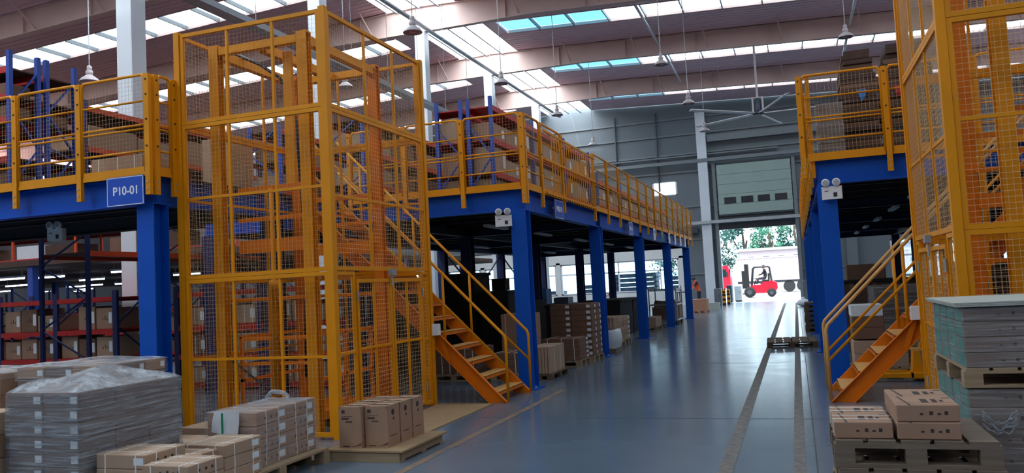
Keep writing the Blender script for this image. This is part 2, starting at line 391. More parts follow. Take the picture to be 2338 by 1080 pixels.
for h in LW+RW+[(-8.02, -6.5, 6.74, 7.62)]:
    nwin += 1; x0, x1, z0, z1 = h; fr = MB()
    for x in (x0+0.05, x1-0.05): fr.box(x-0.05, WY+0.03, z0, x+0.05, WY+0.11, z1)
    for z in (z0+0.03, z1-0.03): fr.box(x0, WY+0.03, z-0.03, x1, WY+0.11, z+0.03)
    root = struct('window_%d' % nwin, fr, 'white', org=(x0, WY, z0)); up = z1 > 5
    zt = z0+(z1-z0)*(0.66 if x0 < 0 else 0.62); xm = [(x0+x1)/2] if x0 < 0 else [x0+0.5, x1-0.5]
    if up:
        B(x0+0.05, WY+0.06, z0+0.05, x1-0.05, WY+0.07, z1-0.05).build('pane', 'led', root); continue  # this pane glows by itself in place of daylight from outside
    B(x0+0.05, WY+0.04, zt-0.05, x1-0.05, WY+0.1, zt+0.05).build('transom', 'white', root)
    xs = [x0]+xm+[x1]
    for x in xm: B(x-0.045, WY+0.04, z0+0.05, x+0.045, WY+0.1, z1-0.05).build('mullion', 'white', root)
    for p, q in zip(xs[:-1], xs[1:]):
        for a, b in ((z0, zt), (zt, z1)): B(p+0.04, WY+0.065, a+0.04, q-0.04, WY+0.071, b-0.04).build('pane', 'glass', root)
for x0, x1, z0, z1 in [(-38+8.7*k, -38+8.7*k+6.5, 8.0, 10.8) for k in range(6)]:  # added glowing panes, unseen behind the camera, to brighten fronts and ceiling
    nwin += 1; fr = MB()
    for x in (x0, x1): fr.box(x-0.04, YF, z0, x+0.04, YF+0.06, z1)
    for z in (z0, z1): fr.box(x0, YF, z-0.04, x1, YF+0.06, z+0.04)
    root = struct('window_%d' % nwin, fr, 'white', org=(x0, YF, z0))
    for i in range(3):
        for j in range(3): B(x0+0.05+(x1-x0)*i/3, YF+0.005, z0+0.05+(z1-z0)*j/3, x0-0.05+(x1-x0)*(i+1)/3, YF+0.015, z0-0.05+(z1-z0)*(j+1)/3).build('pane', 'daylight_front', root)
for xw, d in ((XL, 1), (XR, -1)):  # added side-wall panes out of view, glowing to lift the ceiling
    for y0, y1 in [(-6+9.0*k, -6+9.0*k+7.0) for k in range(6)]:
        nwin += 1; z0, z1 = 8.4, 10.7; fr = MB()
        for y in (y0, y1): fr.box(xw, y-0.04, z0, xw+0.06*d, y+0.04, z1)
        for z in (z0, z1): fr.box(xw, y0, z-0.04, xw+0.06*d, y1, z+0.04)
        root = struct('window_%d' % nwin, fr, 'white', org=(xw, y0, z0))
        for i in range(4): B(xw+0.005*d, y0+0.05+(y1-y0)*i/4, z0+0.05, xw+0.015*d, y0-0.05+(y1-y0)*(i+1)/4, z1-0.05).build('pane', 'daylight_left' if d > 0 else 'daylight', root)
# beams crossing above the door, dark lintel
B(-12, WY-0.5, 8.55, XR, WY-0.3, 8.75).build('runway_beam', 'girt', wb); B(-12, WY-0.35, 8.98, -0.5, WY-0.12, 9.06).build('runway_beam', 'girt', wb)
B(-4.5, WY-0.4, 9.75, 3, WY-0.1, 10.15).build('runway_beam', 'girt', wb)
B(-6.2, WY-0.62, 4.8, 0.6, WY-0.5, 4.98).build('door_rail', 'galv', wb)
B(-4.35, WY-0.3, 0, -4.15, WY-0.0, 8.4).build('door_jamb', 'girt', wb); B(0.18, WY-0.3, 0, 0.38, WY, 8.4).build('door_jamb', 'girt', wb)
B(-4.15, WY-0.25, 4.4, 0.18, WY-0.05, 4.78).build('lintel', 'deck_under', wb)
B(-6.6, WY-0.5, 4.3, -5.4, WY-0.1, 4.7).build('heater_duct', 'dark_steel', wb)
# the raised sectional door
dr = struct('door_1', B(-4.1, WY-0.28, 5.2, 0.15, WY-0.24, 5.28), 'dark_steel', org=(-2, WY-0.28, 5.2))
for k in range(5):
    z0 = 5.3+0.6*k; s_ = B(-4.08, WY-0.3, z0, 0.13, WY-0.24, z0+0.585).build('door_section', 'door_panel', dr)
    if k == 1:
        for x in (-3.71, -2.73, -1.79, -0.82):
            f_ = B(x-0.02, WY-0.315, z0+0.02, x+0.66, WY-0.3, z0+0.4).build('window_frame', 'black', s_)
            B(x+0.02, WY-0.325, z0+0.06, x+0.62, WY-0.315, z0+0.36).build('pane', 'dark_glass', s_)
    for x in (-4.12, 0.15): B(x-0.03, WY-0.34, z0+0.25, x+0.03, WY-0.28, z0+0.36).build('roller_bracket', 'dark_steel', s_)

# ------------------------------------------------------------------ hanging lamps and the big fan
def lamp_proto():
    t = thing('high_bay_lamp', '', 'lamp')
    MB().tube((0, 0, 0.34), (0, 0, 4.0), 0.012, 6).build('hanger_rod', 'galv', t)
    MB().lathe([(0.03, 0.34), (0.06, 0.32), (0.065, 0.24), (0.05, 0.22), (0.085, 0.2), (0.09, 0.13), (0.07, 0.1)], n=12).build('ballast', 'shade', t, smooth=True)
    MB().lathe([(0.07, 0.1), (0.12, 0.06), (0.2, 0.0), (0.235, -0.06), (0.24, -0.075), (0.228, -0.075), (0.19, -0.005), (0.1, 0.045), (0.06, 0.08)], n=20).build('shade', 'shade', t, smooth=True)
    MB().lathe([(0.06, 0.06), (0.09, 0.0), (0.1, -0.04), (0.06, -0.07), (0.01, -0.08)], n=12).build('bulb', 'bulb', t, smooth=True)
    return t
LAMPS = [(-8.4, 17.6, 8.0, 'largest hanging lamp in view, beside the white column above the lift cage'), (-8.6, 24.5, 8.3, 'hanging lamp above the tall rack on the mezzanine, pinkish shade'),
         (-8.5, 30.7, 8.4, 'hanging lamp just above the mezzanine corner railing'), (-8.5, 36.7, 8.1, 'lowest hanging lamp in front of the grey end wall'),
         (-3.9, 27.9, 9.1, 'hanging lamp overlapping the long roof beam mid-picture'), (-3.2, 29.2, 7.9, 'hanging lamp just above the tip of the fan blades'),
         (-3.4, 36.8, 8.2, 'small hanging lamp seen behind the fan blade'), (2.0, 27.3, 9.0, 'hanging lamp above the right-hand mezzanine cartons'),
         (-16.5, 15.6, 7.42, 'hanging lamp left of the nearest white column, above the left railing'), (-12.9, 22.0, 8.2, 'hanging lamp seen through the cage of the left lift')]
lp = lamp_proto()
for i, (x, y, z, lab) in enumerate(LAMPS):
    o = lp if i == 0 else copy_tree(lp)
    o.location = (x, y, z); o['label'] = lab; o['group'] = 'high bay lamps'
    ch = [c for c in o.children if c.name.startswith('hanger_rod')][0]; ch.scale.z = 1.0; L = zr(x)-z
    ch.data = MB().tube((0, 0, 0.33), (0, 0, L), 0.012, 6).mesh('hanger_rod', 'galv')
t = thing('ceiling_fan', 'huge pale ceiling fan with long thin blades hung on a pole', 'fan', (-1.02, 35.3, 8.3))
X0, Y0 = -1.02, 35.3
B(X0-0.045, Y0-0.045, 9.0, X0+0.045, Y0+0.045, 11.36).build('pole', 'shade', t)
for dx in (-0.2, 0.2): B(X0+dx-0.035, Y0-0.12, 8.45, X0+dx+0.035, Y0+0.12, 9.0).build('motor_bracket', 'shade', t)
B(X0-0.235, Y0-0.12, 9.0, X0+0.235, Y0+0.12, 9.05).build('motor_plate', 'shade', t)
MB().lathe([(0.12, 8.42), (0.14, 8.5), (0.12, 8.95)], (X0, Y0, 0)).build('motor', 'grey_plastic', t, smooth=True)
MB().lathe([(0.16, 8.3), (0.24, 8.33), (0.24, 8.4), (0.16, 8.43)], (X0, Y0, 0)).build('hub', 'dark_steel', t, smooth=True)
for k in range(5):
    a = math.radians(147+72*k); d = Vector((math.cos(a), math.sin(a), 0)); n_ = Vector((-d.y, d.x, 0.25)).normalized()
    p = Vector((X0, Y0, 8.37))+d*0.2; q = Vector((X0, Y0, 8.42))+d*3.3
    mb = MB(); u_ = d.cross(n_); mb.hexa([p-n_*0.09-u_*0.012, p+n_*0.09-u_*0.012, q+n_*0.09-u_*0.012, q-n_*0.09-u_*0.012, p-n_*0.09+u_*0.012, p+n_*0.09+u_*0.012, q+n_*0.09+u_*0.012, q-n_*0.09+u_*0.012])
    mb.build('blade', 'white', t)
# ------------------------------------------------------------------ mezzanines
ZB, ZD = 2.82, 3.17                                # underside of the edge beams, deck top
def ident(x): return x
def mirr(x): return -3.6-x                         # the right-hand side mirrors the left about the aisle
def h_column(t, x, y, z1, m='blue'):
    mb = MB().box(x-0.125, y-0.125, 0.02, x+0.125, y-0.11, z1).box(x-0.125, y+0.11, 0.02, x+0.125, y+0.125, z1).box(x-0.006, y-0.11, 0.02, x+0.006, y+0.11, z1)
    c = mb.build('column', m, t); B(x-0.2, y-0.2, 0, x+0.2, y+0.2, 0.02).build('base_plate', m, c)
    for dx in (-0.16, 0.16): MB().tube((x+dx, y-0.16, 0.02), (x+dx, y-0.16, 0.06), 0.012, 6).build('anchor_bolt', 'galv', c)
def beam_x(t, x0, x1, y, name='edge_beam', m='blue', h=0.33, w=0.16):
    z1 = ZD-0.02; z0 = z1-h
    MB().box(x0, y-w/2, z0, x1, y+w/2, z0+0.014).box(x0, y-w/2, z1-0.014, x1, y+w/2, z1).box(x0, y-0.006, z0, x1, y+0.006, z1).build(name, m, t)
def beam_y(t, x, y0, y1, name='edge_beam', m='blue', h=0.33, w=0.16):
    z1 = ZD-0.02; z0 = z1-h
    MB().box(x-w/2, y0, z0, x+w/2, y1, z0+0.014).box(x-w/2, y0, z1-0.014, x+w/2, y1, z1).box(x-0.006, y0, z0, x+0.006, y1, z1).build(name, m, t)
def joists(t, x0, x1, ys, m='deck_under'):
    for y in ys: MB().box(x0, y-0.04, ZD-0.2, x1, y+0.04, ZD-0.19).box(x0, y-0.005, ZD-0.2, x1, y+0.005, ZD-0.02).build('joist', m, t)
CY = [12.24+5.15*k for k in range(5)]
def mezz_long(fx, label):
    t = thing('mezzanine', label, 'mezzanine', (fx(-7.1), 12.2, 0))
    for y in CY:
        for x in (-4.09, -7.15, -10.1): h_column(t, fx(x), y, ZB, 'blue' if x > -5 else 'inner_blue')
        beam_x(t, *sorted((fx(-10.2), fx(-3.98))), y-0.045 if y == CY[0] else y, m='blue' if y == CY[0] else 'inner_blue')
    beam_y(t, fx(-4.06), CY[0], 33.0); beam_y(t, fx(-10.1), CY[0], 33.0, m='inner_blue'); beam_y(t, fx(-7.15), CY[0], 33.0, m='deck_under')  # inner beams coloured darker, shade beneath the deck painted in
    joists(t, *sorted((fx(-10.1), fx(-4.1))), [13.2+1.03*k for k in range(19)])
    B(fx(-10.2), 12.1, ZD-0.018, fx(-3.96), 33.1, ZD).build('deck', 'deck_under', t)
    x = fx(-10.1)
    for a, b in ((0, 1), (2, 3), (3, 4)):
        MB().tube((x, CY[a]+0.13, 0.3), (x, CY[b]-0.13, ZB-0.1), 0.028, 6).build('brace_rod', 'dark_steel', t)
        MB().tube((x+0.05, CY[a]+0.13, ZB-0.1), (x+0.05, CY[b]-0.13, 0.3), 0.028, 6).build('brace_rod', 'dark_steel', t)
    for y in (15.2, 18.4, 22.0, 25.5, 29.0):
        for x in (-5.6, -8.6): B(fx(x)-0.05, y-0.6, ZB-0.02, fx(x)+0.05, y+0.6, ZB+0.03).build('unlit_tube_light', 'white', t)
    return t
def mezz_near(fx, label):
    t = thing('mezzanine', label, 'mezzanine', (fx(-11), 8, 0))
    for x in (-7.28, -13.6, -17.0):
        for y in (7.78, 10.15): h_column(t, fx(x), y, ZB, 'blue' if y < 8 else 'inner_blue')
    beam_x(t, *sorted((fx(-19), fx(-7.15))), 7.72); beam_x(t, *sorted((fx(-19), fx(-7.15))), 10.15, m='deck_under')  # back beam in a dark colour, painted for the shade under the deck
    beam_y(t, fx(-7.24), 7.72, 12.0)
    joists(t, *sorted((fx(-19), fx(-7.3))), [8.4, 9.0, 9.6])
    B(fx(-19), 7.6, ZD-0.018, fx(-7.12), 10.25, ZD).build('deck', 'deck_under', t); B(fx(-8.6), 10.25, ZD-0.018, fx(-7.12), 12.08, ZD).build('landing', 'deck_under', t)
    return t
mezz_long(ident, 'long blue steel mezzanine along the left of the aisle, behind the stairs')
mezz_long(mirr, 'blue steel mezzanine on the right of the aisle with piles of cartons on top')
mezz_near(ident, 'near blue mezzanine at the left edge carrying the P10-01 sign')

# ------------------------------------------------------------------ railings
def rail_run(label, axis, fixed, stops, out, skip=()):
    """guard rail along X or Y; posts at stops; out = sign of the outward side"""
    a0, a1 = stops[0], stops[-1]
    def P(a, d, z): return (a, fixed+d*out, z) if axis == 'X' else (fixed+d*out, a, z)
    def bx(a, b, d0, d1, z0, z1):
        p, q = P(a, d0, z0), P(b, d1, z1); return B(*p, *q)
    t = thing('guard_rail', label, 'railing', P((a0+a1)/2, 0, ZD))
    for a in stops:
        p_ = bx(a-0.035, a+0.035, 0.0, 0.05, 2.92, 4.37).build('post', 'yellow', t)
        for z in (2.99, 3.07, 3.5, 3.82, 4.12, 4.3):
            q0, q1 = P(a, 0.05, z), P(a, 0.058, z); MB().tube(q0, q1, 0.012, 8).build('bolt', 'black' if z > 3.2 else 'galv', p_)
    for i, (p, q) in enumerate(zip(stops[:-1], stops[1:])):
        if i in skip: continue
        s, e = min(p, q)+0.045, max(p, q)-0.045
        pn = MB().path([P(s, 0.02, 3.2), P(s, 0.02, 4.33), P(s+0.04, 0.02, 4.37), P(e-0.04, 0.02, 4.37), P(e, 0.02, 4.33), P(e, 0.02, 3.2)], 0.02, 8).build('rail_panel', 'yellow', t, smooth=True)
        for z in (4.05, 3.765, 3.715, 3.45): MB().tube(P(s, 0.02, z), P(e, 0.02, z), 0.013, 6).build('mid_rail', 'yellow', pn, smooth=True)
        bx(s, e, 0.01, 0.03, 3.15, 3.26).build('toe_board', 'yellow', pn)
        u = Vector(P(e, 0.012, 3.26))-Vector(P(s, 0.012, 3.26))
        wires(MB(), P(s, 0.006, 3.26), u, (0, 0, 1.1), max(2, round(u.length/0.052)), 21).build('wire_mesh', 'wire', pn, kind='stuff')
    return t
for fx, sd in ((ident, 'left'), (mirr, 'right')):
    o = 1 if fx is ident else -1
    if o > 0: rail_run('yellow mesh guard rail on the near front edge of the P10-01 mezzanine', 'X', 7.6, [fx(x) for x in (-7.13, -8.19, -9.25, -10.31, -11.37)], -1)
    if o > 0: rail_run('short yellow guard rail turning the corner beside the left lift cage', 'Y', fx(-7.12), [7.66, 7.95], o)
    rail_run('yellow mesh guard rail facing the camera between %s' % ('the left lift and the aisle' if o > 0 else 'the aisle and the right lift'), 'X', 12.1, [fx(x) for x in ((-3.95, -4.99, -6.03, -7.07) if o > 0 else (-3.81, -4.92, -6.0, -7.07))], -1)
    if o > 0:
        rail_run('short yellow guard rail section on the aisle edge before the sliding gate', 'Y', fx(-3.96), [12.16, 13.02, 14.35], o)
        rail_run('long yellow guard rail receding along the left of the aisle', 'Y', fx(-3.96), [16.8+1.308*k for k in range(14)], o)
    else:
        rail_run('yellow guard rail receding along the right of the aisle, seen edge-on', 'Y', fx(-3.96), [12.16+1.305*k for k in range(17)], o)
# sliding gate of upright bars
t = thing('sliding_gate', 'yellow sliding gate of close upright bars on the left aisle edge', 'gate', (-3.93, 15.5, ZD))
for z in (3.18, 3.75, 4.24): B(-3.9, 13.1, z-0.02, -3.87, 16.75, z+0.02).build('gate_rail', 'yellow', t)
y = 13.5
while y < 16.74: B(-3.88, y-0.01, 3.12, -3.866, y+0.01, 4.26).build('gate_bar', 'yellow', t); y += 0.165
# signs
def sign(txt, label, loc, face, wd, hg):
    t = thing('bay_sign', label, 'sign', loc); R_ = Matrix.Rotation(PI/2, 3, 'X') if face == '-Y' else Matrix.Rotation(PI/2, 3, 'Z') @ Matrix.Rotation(PI/2, 3, 'X')
    def pl(m, w_, h_, d, name):
        me = MB().box(-w_/2, -h_/2, 0, w_/2, h_/2, d).mesh(name, m); me.transform(R_.to_4x4()); return me
    if face == '+X': link_child('bracket', MB().box(-0.055, -0.2, 0.0, 0.0, -0.16, 0.04).box(-0.055, 0.16, 0.0, 0.0, 0.2, 0.04).mesh('bracket', 'galv'), t)
    link_child('plate', pl('sign_blue', wd, hg, 0.012, 'plate'), t)
    e = MB(); a, b = wd/2-0.01, hg/2-0.01
    for x in (-a, a): e.box(x-0.004, -b, 0.012, x+0.004, b, 0.014)
    for z in (-b, b): e.box(-a, z-0.004, 0.012, a, z+0.004, 0.014)
    me = e.mesh('border', 'white'); me.transform(R_.to_4x4()); link_child('border', me, t)
    me = text_mesh(txt, wd*0.25, 'white'); me.transform(Matrix.Translation((0.02*wd, 0, 0.0135))); me.transform(R_.to_4x4()); link_child('lettering', me, t)
sign('P10-01', 'blue sign reading P10-01 on the left mezzanine beam', (-7.46, 7.55, 2.985), '-Y', 0.56, 0.35)
sign('P08-01', 'blue sign reading P08-01 on the aisle beam below the gate', (-3.925, 13.92, 2.95), '+X', 0.55, 0.33)
sign('P08-02', 'dark blue bay sign on the aisle beam below the long rail', (-3.925, 20.6, 2.95), '+X', 0.55, 0.33)
for k, y in enumerate((24.2, 25.6, 27.2, 28.6, 30.0, 31.3)):
    t = thing('notice_card', 'small %s notice card clipped on the far aisle beam, %s in the row' % ('green' if k == 1 else 'white', ORD[k+1]), 'notice', (-3.9, y, 2.98), 'notice cards on the aisle beam')
    B(-3.978, y-0.02, 2.98, -3.905, y+0.02, 3.0).build('bracket', 'galv', t); B(-3.905, y-0.17, 2.8, -3.895, y+0.17, 3.14).build('card', 'carton_green' if k == 1 else 'paper', t); B(-3.895, y-0.12, 3.0, -3.893, y+0.12, 3.08).build('print', 'sign_blue', t)
# emergency lights
def elight(x, y, z, rz, label):
    t = thing('emergency_light', label, 'lamp', (0, 0, 0), 'twin-head emergency lights')
    B(-0.13, -0.04, -0.09, 0.13, 0.04, 0.09).build('housing', 'white', t)
    B(0.02, -0.043, -0.06, 0.07, -0.04, 0.0).build('print', 'ink', t); B(-0.09, -0.043, 0.02, -0.04, -0.04, 0.03).build('print', 'ink', t)
    for dx in (-0.07, 0.07):
        h = MB().lathe([(0.03, 0.0), (0.052, 0.01), (0.055, 0.05), (0.045, 0.055)], n=14, axis='Y').build('lamp_head', 'white', t, smooth=True); h.location = (dx, -0.02, 0.14); h.rotation_euler = (PI, 0, 0)
        l_ = MB().lathe([(0.04, 0.0), (0.038, 0.004)], n=12, axis='Y').build('lens', 'galv', h); l_.location = (0, 0.056, 0)
        B(dx-0.01, -0.015, 0.085, dx+0.01, 0.015, 0.12).build('stem', 'white', t)
    t.location = (x, y, z); t.rotation_euler.z = rz
elight(-4.3, 12.02, 2.66, 0.25, 'white twin-head emergency light on the blue column left of the aisle')
elight(0.55, 12.02, 2.68, -0.15, 'white twin-head emergency light on the blue column right of the aisle')
elight(-10.2, 9.0, 2.72, 0.1, 'white twin-head emergency light under the P10-01 mezzanine')

# ------------------------------------------------------------------ caged goods lifts
def panel(t, o, u, v, mull=(), bars=(), name='cage_panel', tw=0.045, pitch=0.052, m='yellow'):
    """welded frame with mullions, cross bars and wire mesh; u, v as fractions of the panel"""
    o, u, v = Vector(o), Vector(u), Vector(v); n = u.cross(v).normalized(); U, V = u.normalized(), v.normalized(); h = tw/2
    mb = MB()
    for c in (o+V*h, o+v-V*h): mb.bar(c, c+u, tw, tw, n)
    for c in (o+U*h, o+u-U*h): mb.bar(c+V*tw, c+v-V*tw, tw, tw, n)
    p = mb.build(name, m, t)
    for a in mull: MB().bar(o+u*a+V*tw, o+u*a+v-V*tw, 0.03, 0.03, n).build('mullion', m, p)
    for b in bars: MB().bar(o+v*b+U*tw+n*0.004, o+v*b+u-U*tw+n*0.004, 0.03, 0.026, n).build('cross_bar', m, p)
    wires(MB(), o, u, v, max(2, round(u.length/pitch)), max(2, round(v.length/pitch))).build('wire_mesh', 'wire', p, kind='stuff')
    return p
def lift(fx, label):
    t = thing('goods_lift', label, 'lift', (fx(-6), 9.3, 0)); LV = [0.03, 1.9, 3.8, 4.95]
    x0, x1 = fx(-7.05), fx(-4.97); y0, y1 = 8.02, 10.56; s = 1 if x1 > x0 else -1
    for x in (x0, x1):
        for y in (y0, y1):
            B(x-0.04 if (x == min(x0, x1)) == True else x-0.04, y-0.04, 0, x+0.04, y+0.04, 4.97).build('corner_post', 'yellow', t)
    xa, xb = (x0+0.045*s, x1-0.045*s)
    for k in range(3):
        z0, z1 = LV[k], LV[k+1]-0.005; v = (0, 0, z1-z0)
        fr = lambda X: (fx(X)-xa)/(xb-xa)
        bars = ((0.93-z0)/(z1-z0),) if k == 0 else (((2.88-z0)/(z1-z0),) if k == 1 else ())
        panel(t, (xa, y0, z0), (xb-xa, 0, 0), v, (fr(-6.32), fr(-5.67)), bars)
        panel(t, (xa, y1, z0), (xb-xa, 0, 0), v, (0.34, 0.66), bars)
        panel(t, (x0, y0+0.045, z0), (0, y1-y0-0.09, 0), v, (0.35, 0.67), bars)
        if k: panel(t, (x1, y0+0.045, z0), (0, y1-y0-0.09, 0), v, (0.36, 0.67), ((2.77-z0)/(z1-z0),) if k == 1 else ())
    # aisle side, ground level: two fixed strips and a pair of doors
    panel(t, (x1, y0+0.045, 0.03), (0, 0.42, 0), (0, 0, 1.86), (), (0.49,), 'side_strip', 0.04); panel(t, (x1, 10.28, 0.03), (0, 0.23, 0), (0, 0, 1.86), (), (0.49,), 'side_strip', 0.04)
    for a, b in ((8.5, 9.38), (9.4, 10.27)):
        d = panel(t, (x1+0.012*s, a, 0.06), (0, b-a, 0), (0, 0, 1.74), (0.5,), (0.52,), 'door_leaf', 0.045)
        hy = a if a < 9 else b
        for z in (0.3, 1.6): MB().tube((x1+0.045*s, hy, z-0.06), (x1+0.045*s, hy, z+0.06), 0.014, 8).build('hinge', 'galv', d)
    B(x1+0.03*s, 9.3, 1.84, x1+0.09*s, 9.42, 1.92).build('door_lock', 'galv', t); MB().tube((x1+0.06*s, 9.34, 1.7), (x1+0.06*s, 9.34, 1.86), 0.012, 6).build('latch_pin', 'galv', t)
    B(x1+0.04*s, 10.52, 0.98, x1+0.13*s, 10.62, 1.14).build('control_box', 'white', t)
    # masts, head frame, carriage
    for X in (-6.81, -5.5):
        for Y in (8.42, 10.15):
            x = fx(X); MB().box(x-0.07, Y-0.06, 0, x+0.07, Y-0.045, 4.85).box(x-0.07, Y+0.045, 0, x+0.07, Y+0.06, 4.85).box(x-0.012, Y-0.045, 0, x+0.012, Y+0.045, 4.85).box(x-0.07, Y-0.06, 4.85, x+0.07, Y+0.06, 4.87).build('mast', 'yellow' if Y < 9 else 'orange', t)
    for Y in (8.42, 10.15): B(fx(-6.73), Y-0.05, 4.74, fx(-5.58), Y+0.05, 4.84).build('head_beam', 'yellow', t)
    for X in (-6.81, -5.5, -6.15): B(fx(X)-0.05, 8.49, 4.72, fx(X)+0.05, 10.08, 4.83).build('head_beam', 'yellow', t)
    for z, h in ((0.82, 0.04), (1.13, 0.05), (1.62, 0.045), (2.28, 0.16), (2.62, 0.05), (3.0, 0.06)):
        for Y in (8.52, 10.05): B(fx(-6.95) if z == 1.62 else fx(-6.6), Y-0.02, z-h/2, fx(-5.55), Y+0.02, z+h/2).build('carriage_bar', 'orange', t)
    B(fx(-6.72), 8.6, 0.1, fx(-5.58), 9.98, 0.2).build('lift_platform', 'orange', t)
    for X in (-6.7, -5.6):
        for z in (0.6, 1.15): B(fx(X)-0.02, 8.6, z-0.02, fx(X)+0.02, 9.98, z+0.02).build('platform_rail', 'orange', t)
        for Y in (8.62, 9.28, 9.96): B(fx(X)-0.02, Y-0.02, 0.2, fx(X)+0.02, Y+0.02, 1.15).build('platform_post', 'orange', t)
    MB().lathe([(0.045, 0.0), (0.045, 1.75), (0.06, 1.76), (0.06, 1.84), (0.028, 1.85), (0.028, 3.0)], (fx(-6.1), 8.5, 0), 12).build('hydraulic_ram', 'yellow', t, smooth=True)
    MB().box(fx(-5.9), 8.55, 3.02, fx(-5.78), 8.6, 4.7).build('guide_rail', 'yellow', t)
    MB().path([(fx(a), 8.9, z) for a, z in ((-6.95, 4.95), (-6.5, 4.72), (-6.2, 4.5), (-6.02, 4.25), (-5.97, 3.9), (-5.95, 3.4), (-5.92, 3.0), (-5.9, 2.0), (-5.95, 0.6))], 0.022, 8).build('hose', 'black', t, smooth=True)
    MB().path([(fx(-6.9), 8.45, 1.0), (fx(-6.3), 8.5, 0.55), (fx(-5.8), 8.55, 0.12)], 0.012, 6).build('hose', 'black', t)
    return t
lift(ident, 'tall yellow caged goods lift left of the aisle, behind the wrapped pallets')
lift(mirr, 'tall yellow caged goods lift at the right edge, behind the grey-wrapped pallets')

# ------------------------------------------------------------------ steel stairs
def stairs(fx, label):
    t = thing('steel_staircase', label, 'stairs', (fx(-5), 11.2, 0)); xb, xt, zt = -3.9, -7.1, ZD; k = (zt-0.0)/(xb-xt)   # rise per run
    def z_at(x): return (xb-x)*k
    for i, y in enumerate((10.72, 11.74)):
        poly = [(fx(xb), 0.0), (fx(xb-0.26), 0.0), (fx(xt), zt-0.27), (fx(xt), zt+0.0)]
        st = MB().prism(poly, 'Y', y-0.005, y+0.005).build('stringer', 'orange', t)
        MB().bar((fx(xb), y+(0.03 if i else -0.03), 0.004), (fx(xt), y+(0.03 if i else -0.03), zt+0.004), 0.06, 0.008, (0, 0, 1)).build('stringer_flange', 'orange', st)
        MB().bar((fx(xb-0.26), y+(0.03 if i else -0.03), 0.0), (fx(xt), y+(0.03 if i else -0.03), zt-0.26), 0.06, 0.008, (0, 0, 1)).build('stringer_flange', 'orange', st)
        MB().bar((fx(xb-0.99), y+(0.03 if i else -0.03), z_at(xb-0.99)-0.012), (fx(xb-0.86), y+(0.03 if i else -0.03), z_at(xb-0.86)-0.25), 0.06, 0.01, (0, 1, 0)).build('splice_plate', 'orange', st)
    n = 15
    for j in range(1, n):
        x = xb-(xb-xt)*j/n; z = z_at(x)-0.05
        tr = B(fx(x-0.14), 10.726, z-0.008, fx(x+0.1), 11.734, z).build('tread', 'yellow_dusty', t)
        B(fx(x+0.1), 10.726, z-0.05, fx(x+0.095), 11.734, z).build('nosing', 'orange', tr)
    for y in (10.72, 11.74):
        top = [(fx(xb), y, 0.02), (fx(xb), y, 0.88), (fx(xb-0.02), y, 0.94), (fx(xb-0.07), y, 0.99), (fx(xt), y, zt+1.0)]
        h = MB().path(top, 0.021, 8).build('handrail', 'yellow_dusty' if fx is mirr else 'yellow', t, smooth=True)
        MB().tube((fx(xb), y, 0.5), (fx(xt), y, zt+0.5), 0.017, 8).build('mid_rail', 'yellow', h, smooth=True)
        for x in (-4.82, -5.75, -6.68): MB().tube((fx(x), y, z_at(x)-0.1), (fx(x), y, z_at(x)+0.97), 0.02, 8).build('baluster', 'yellow', h, smooth=True)
    return t
stairs(ident, 'orange steel stairs climbing left behind the left lift cage')
stairs(mirr, 'orange steel stairs climbing right beside the right lift cage')
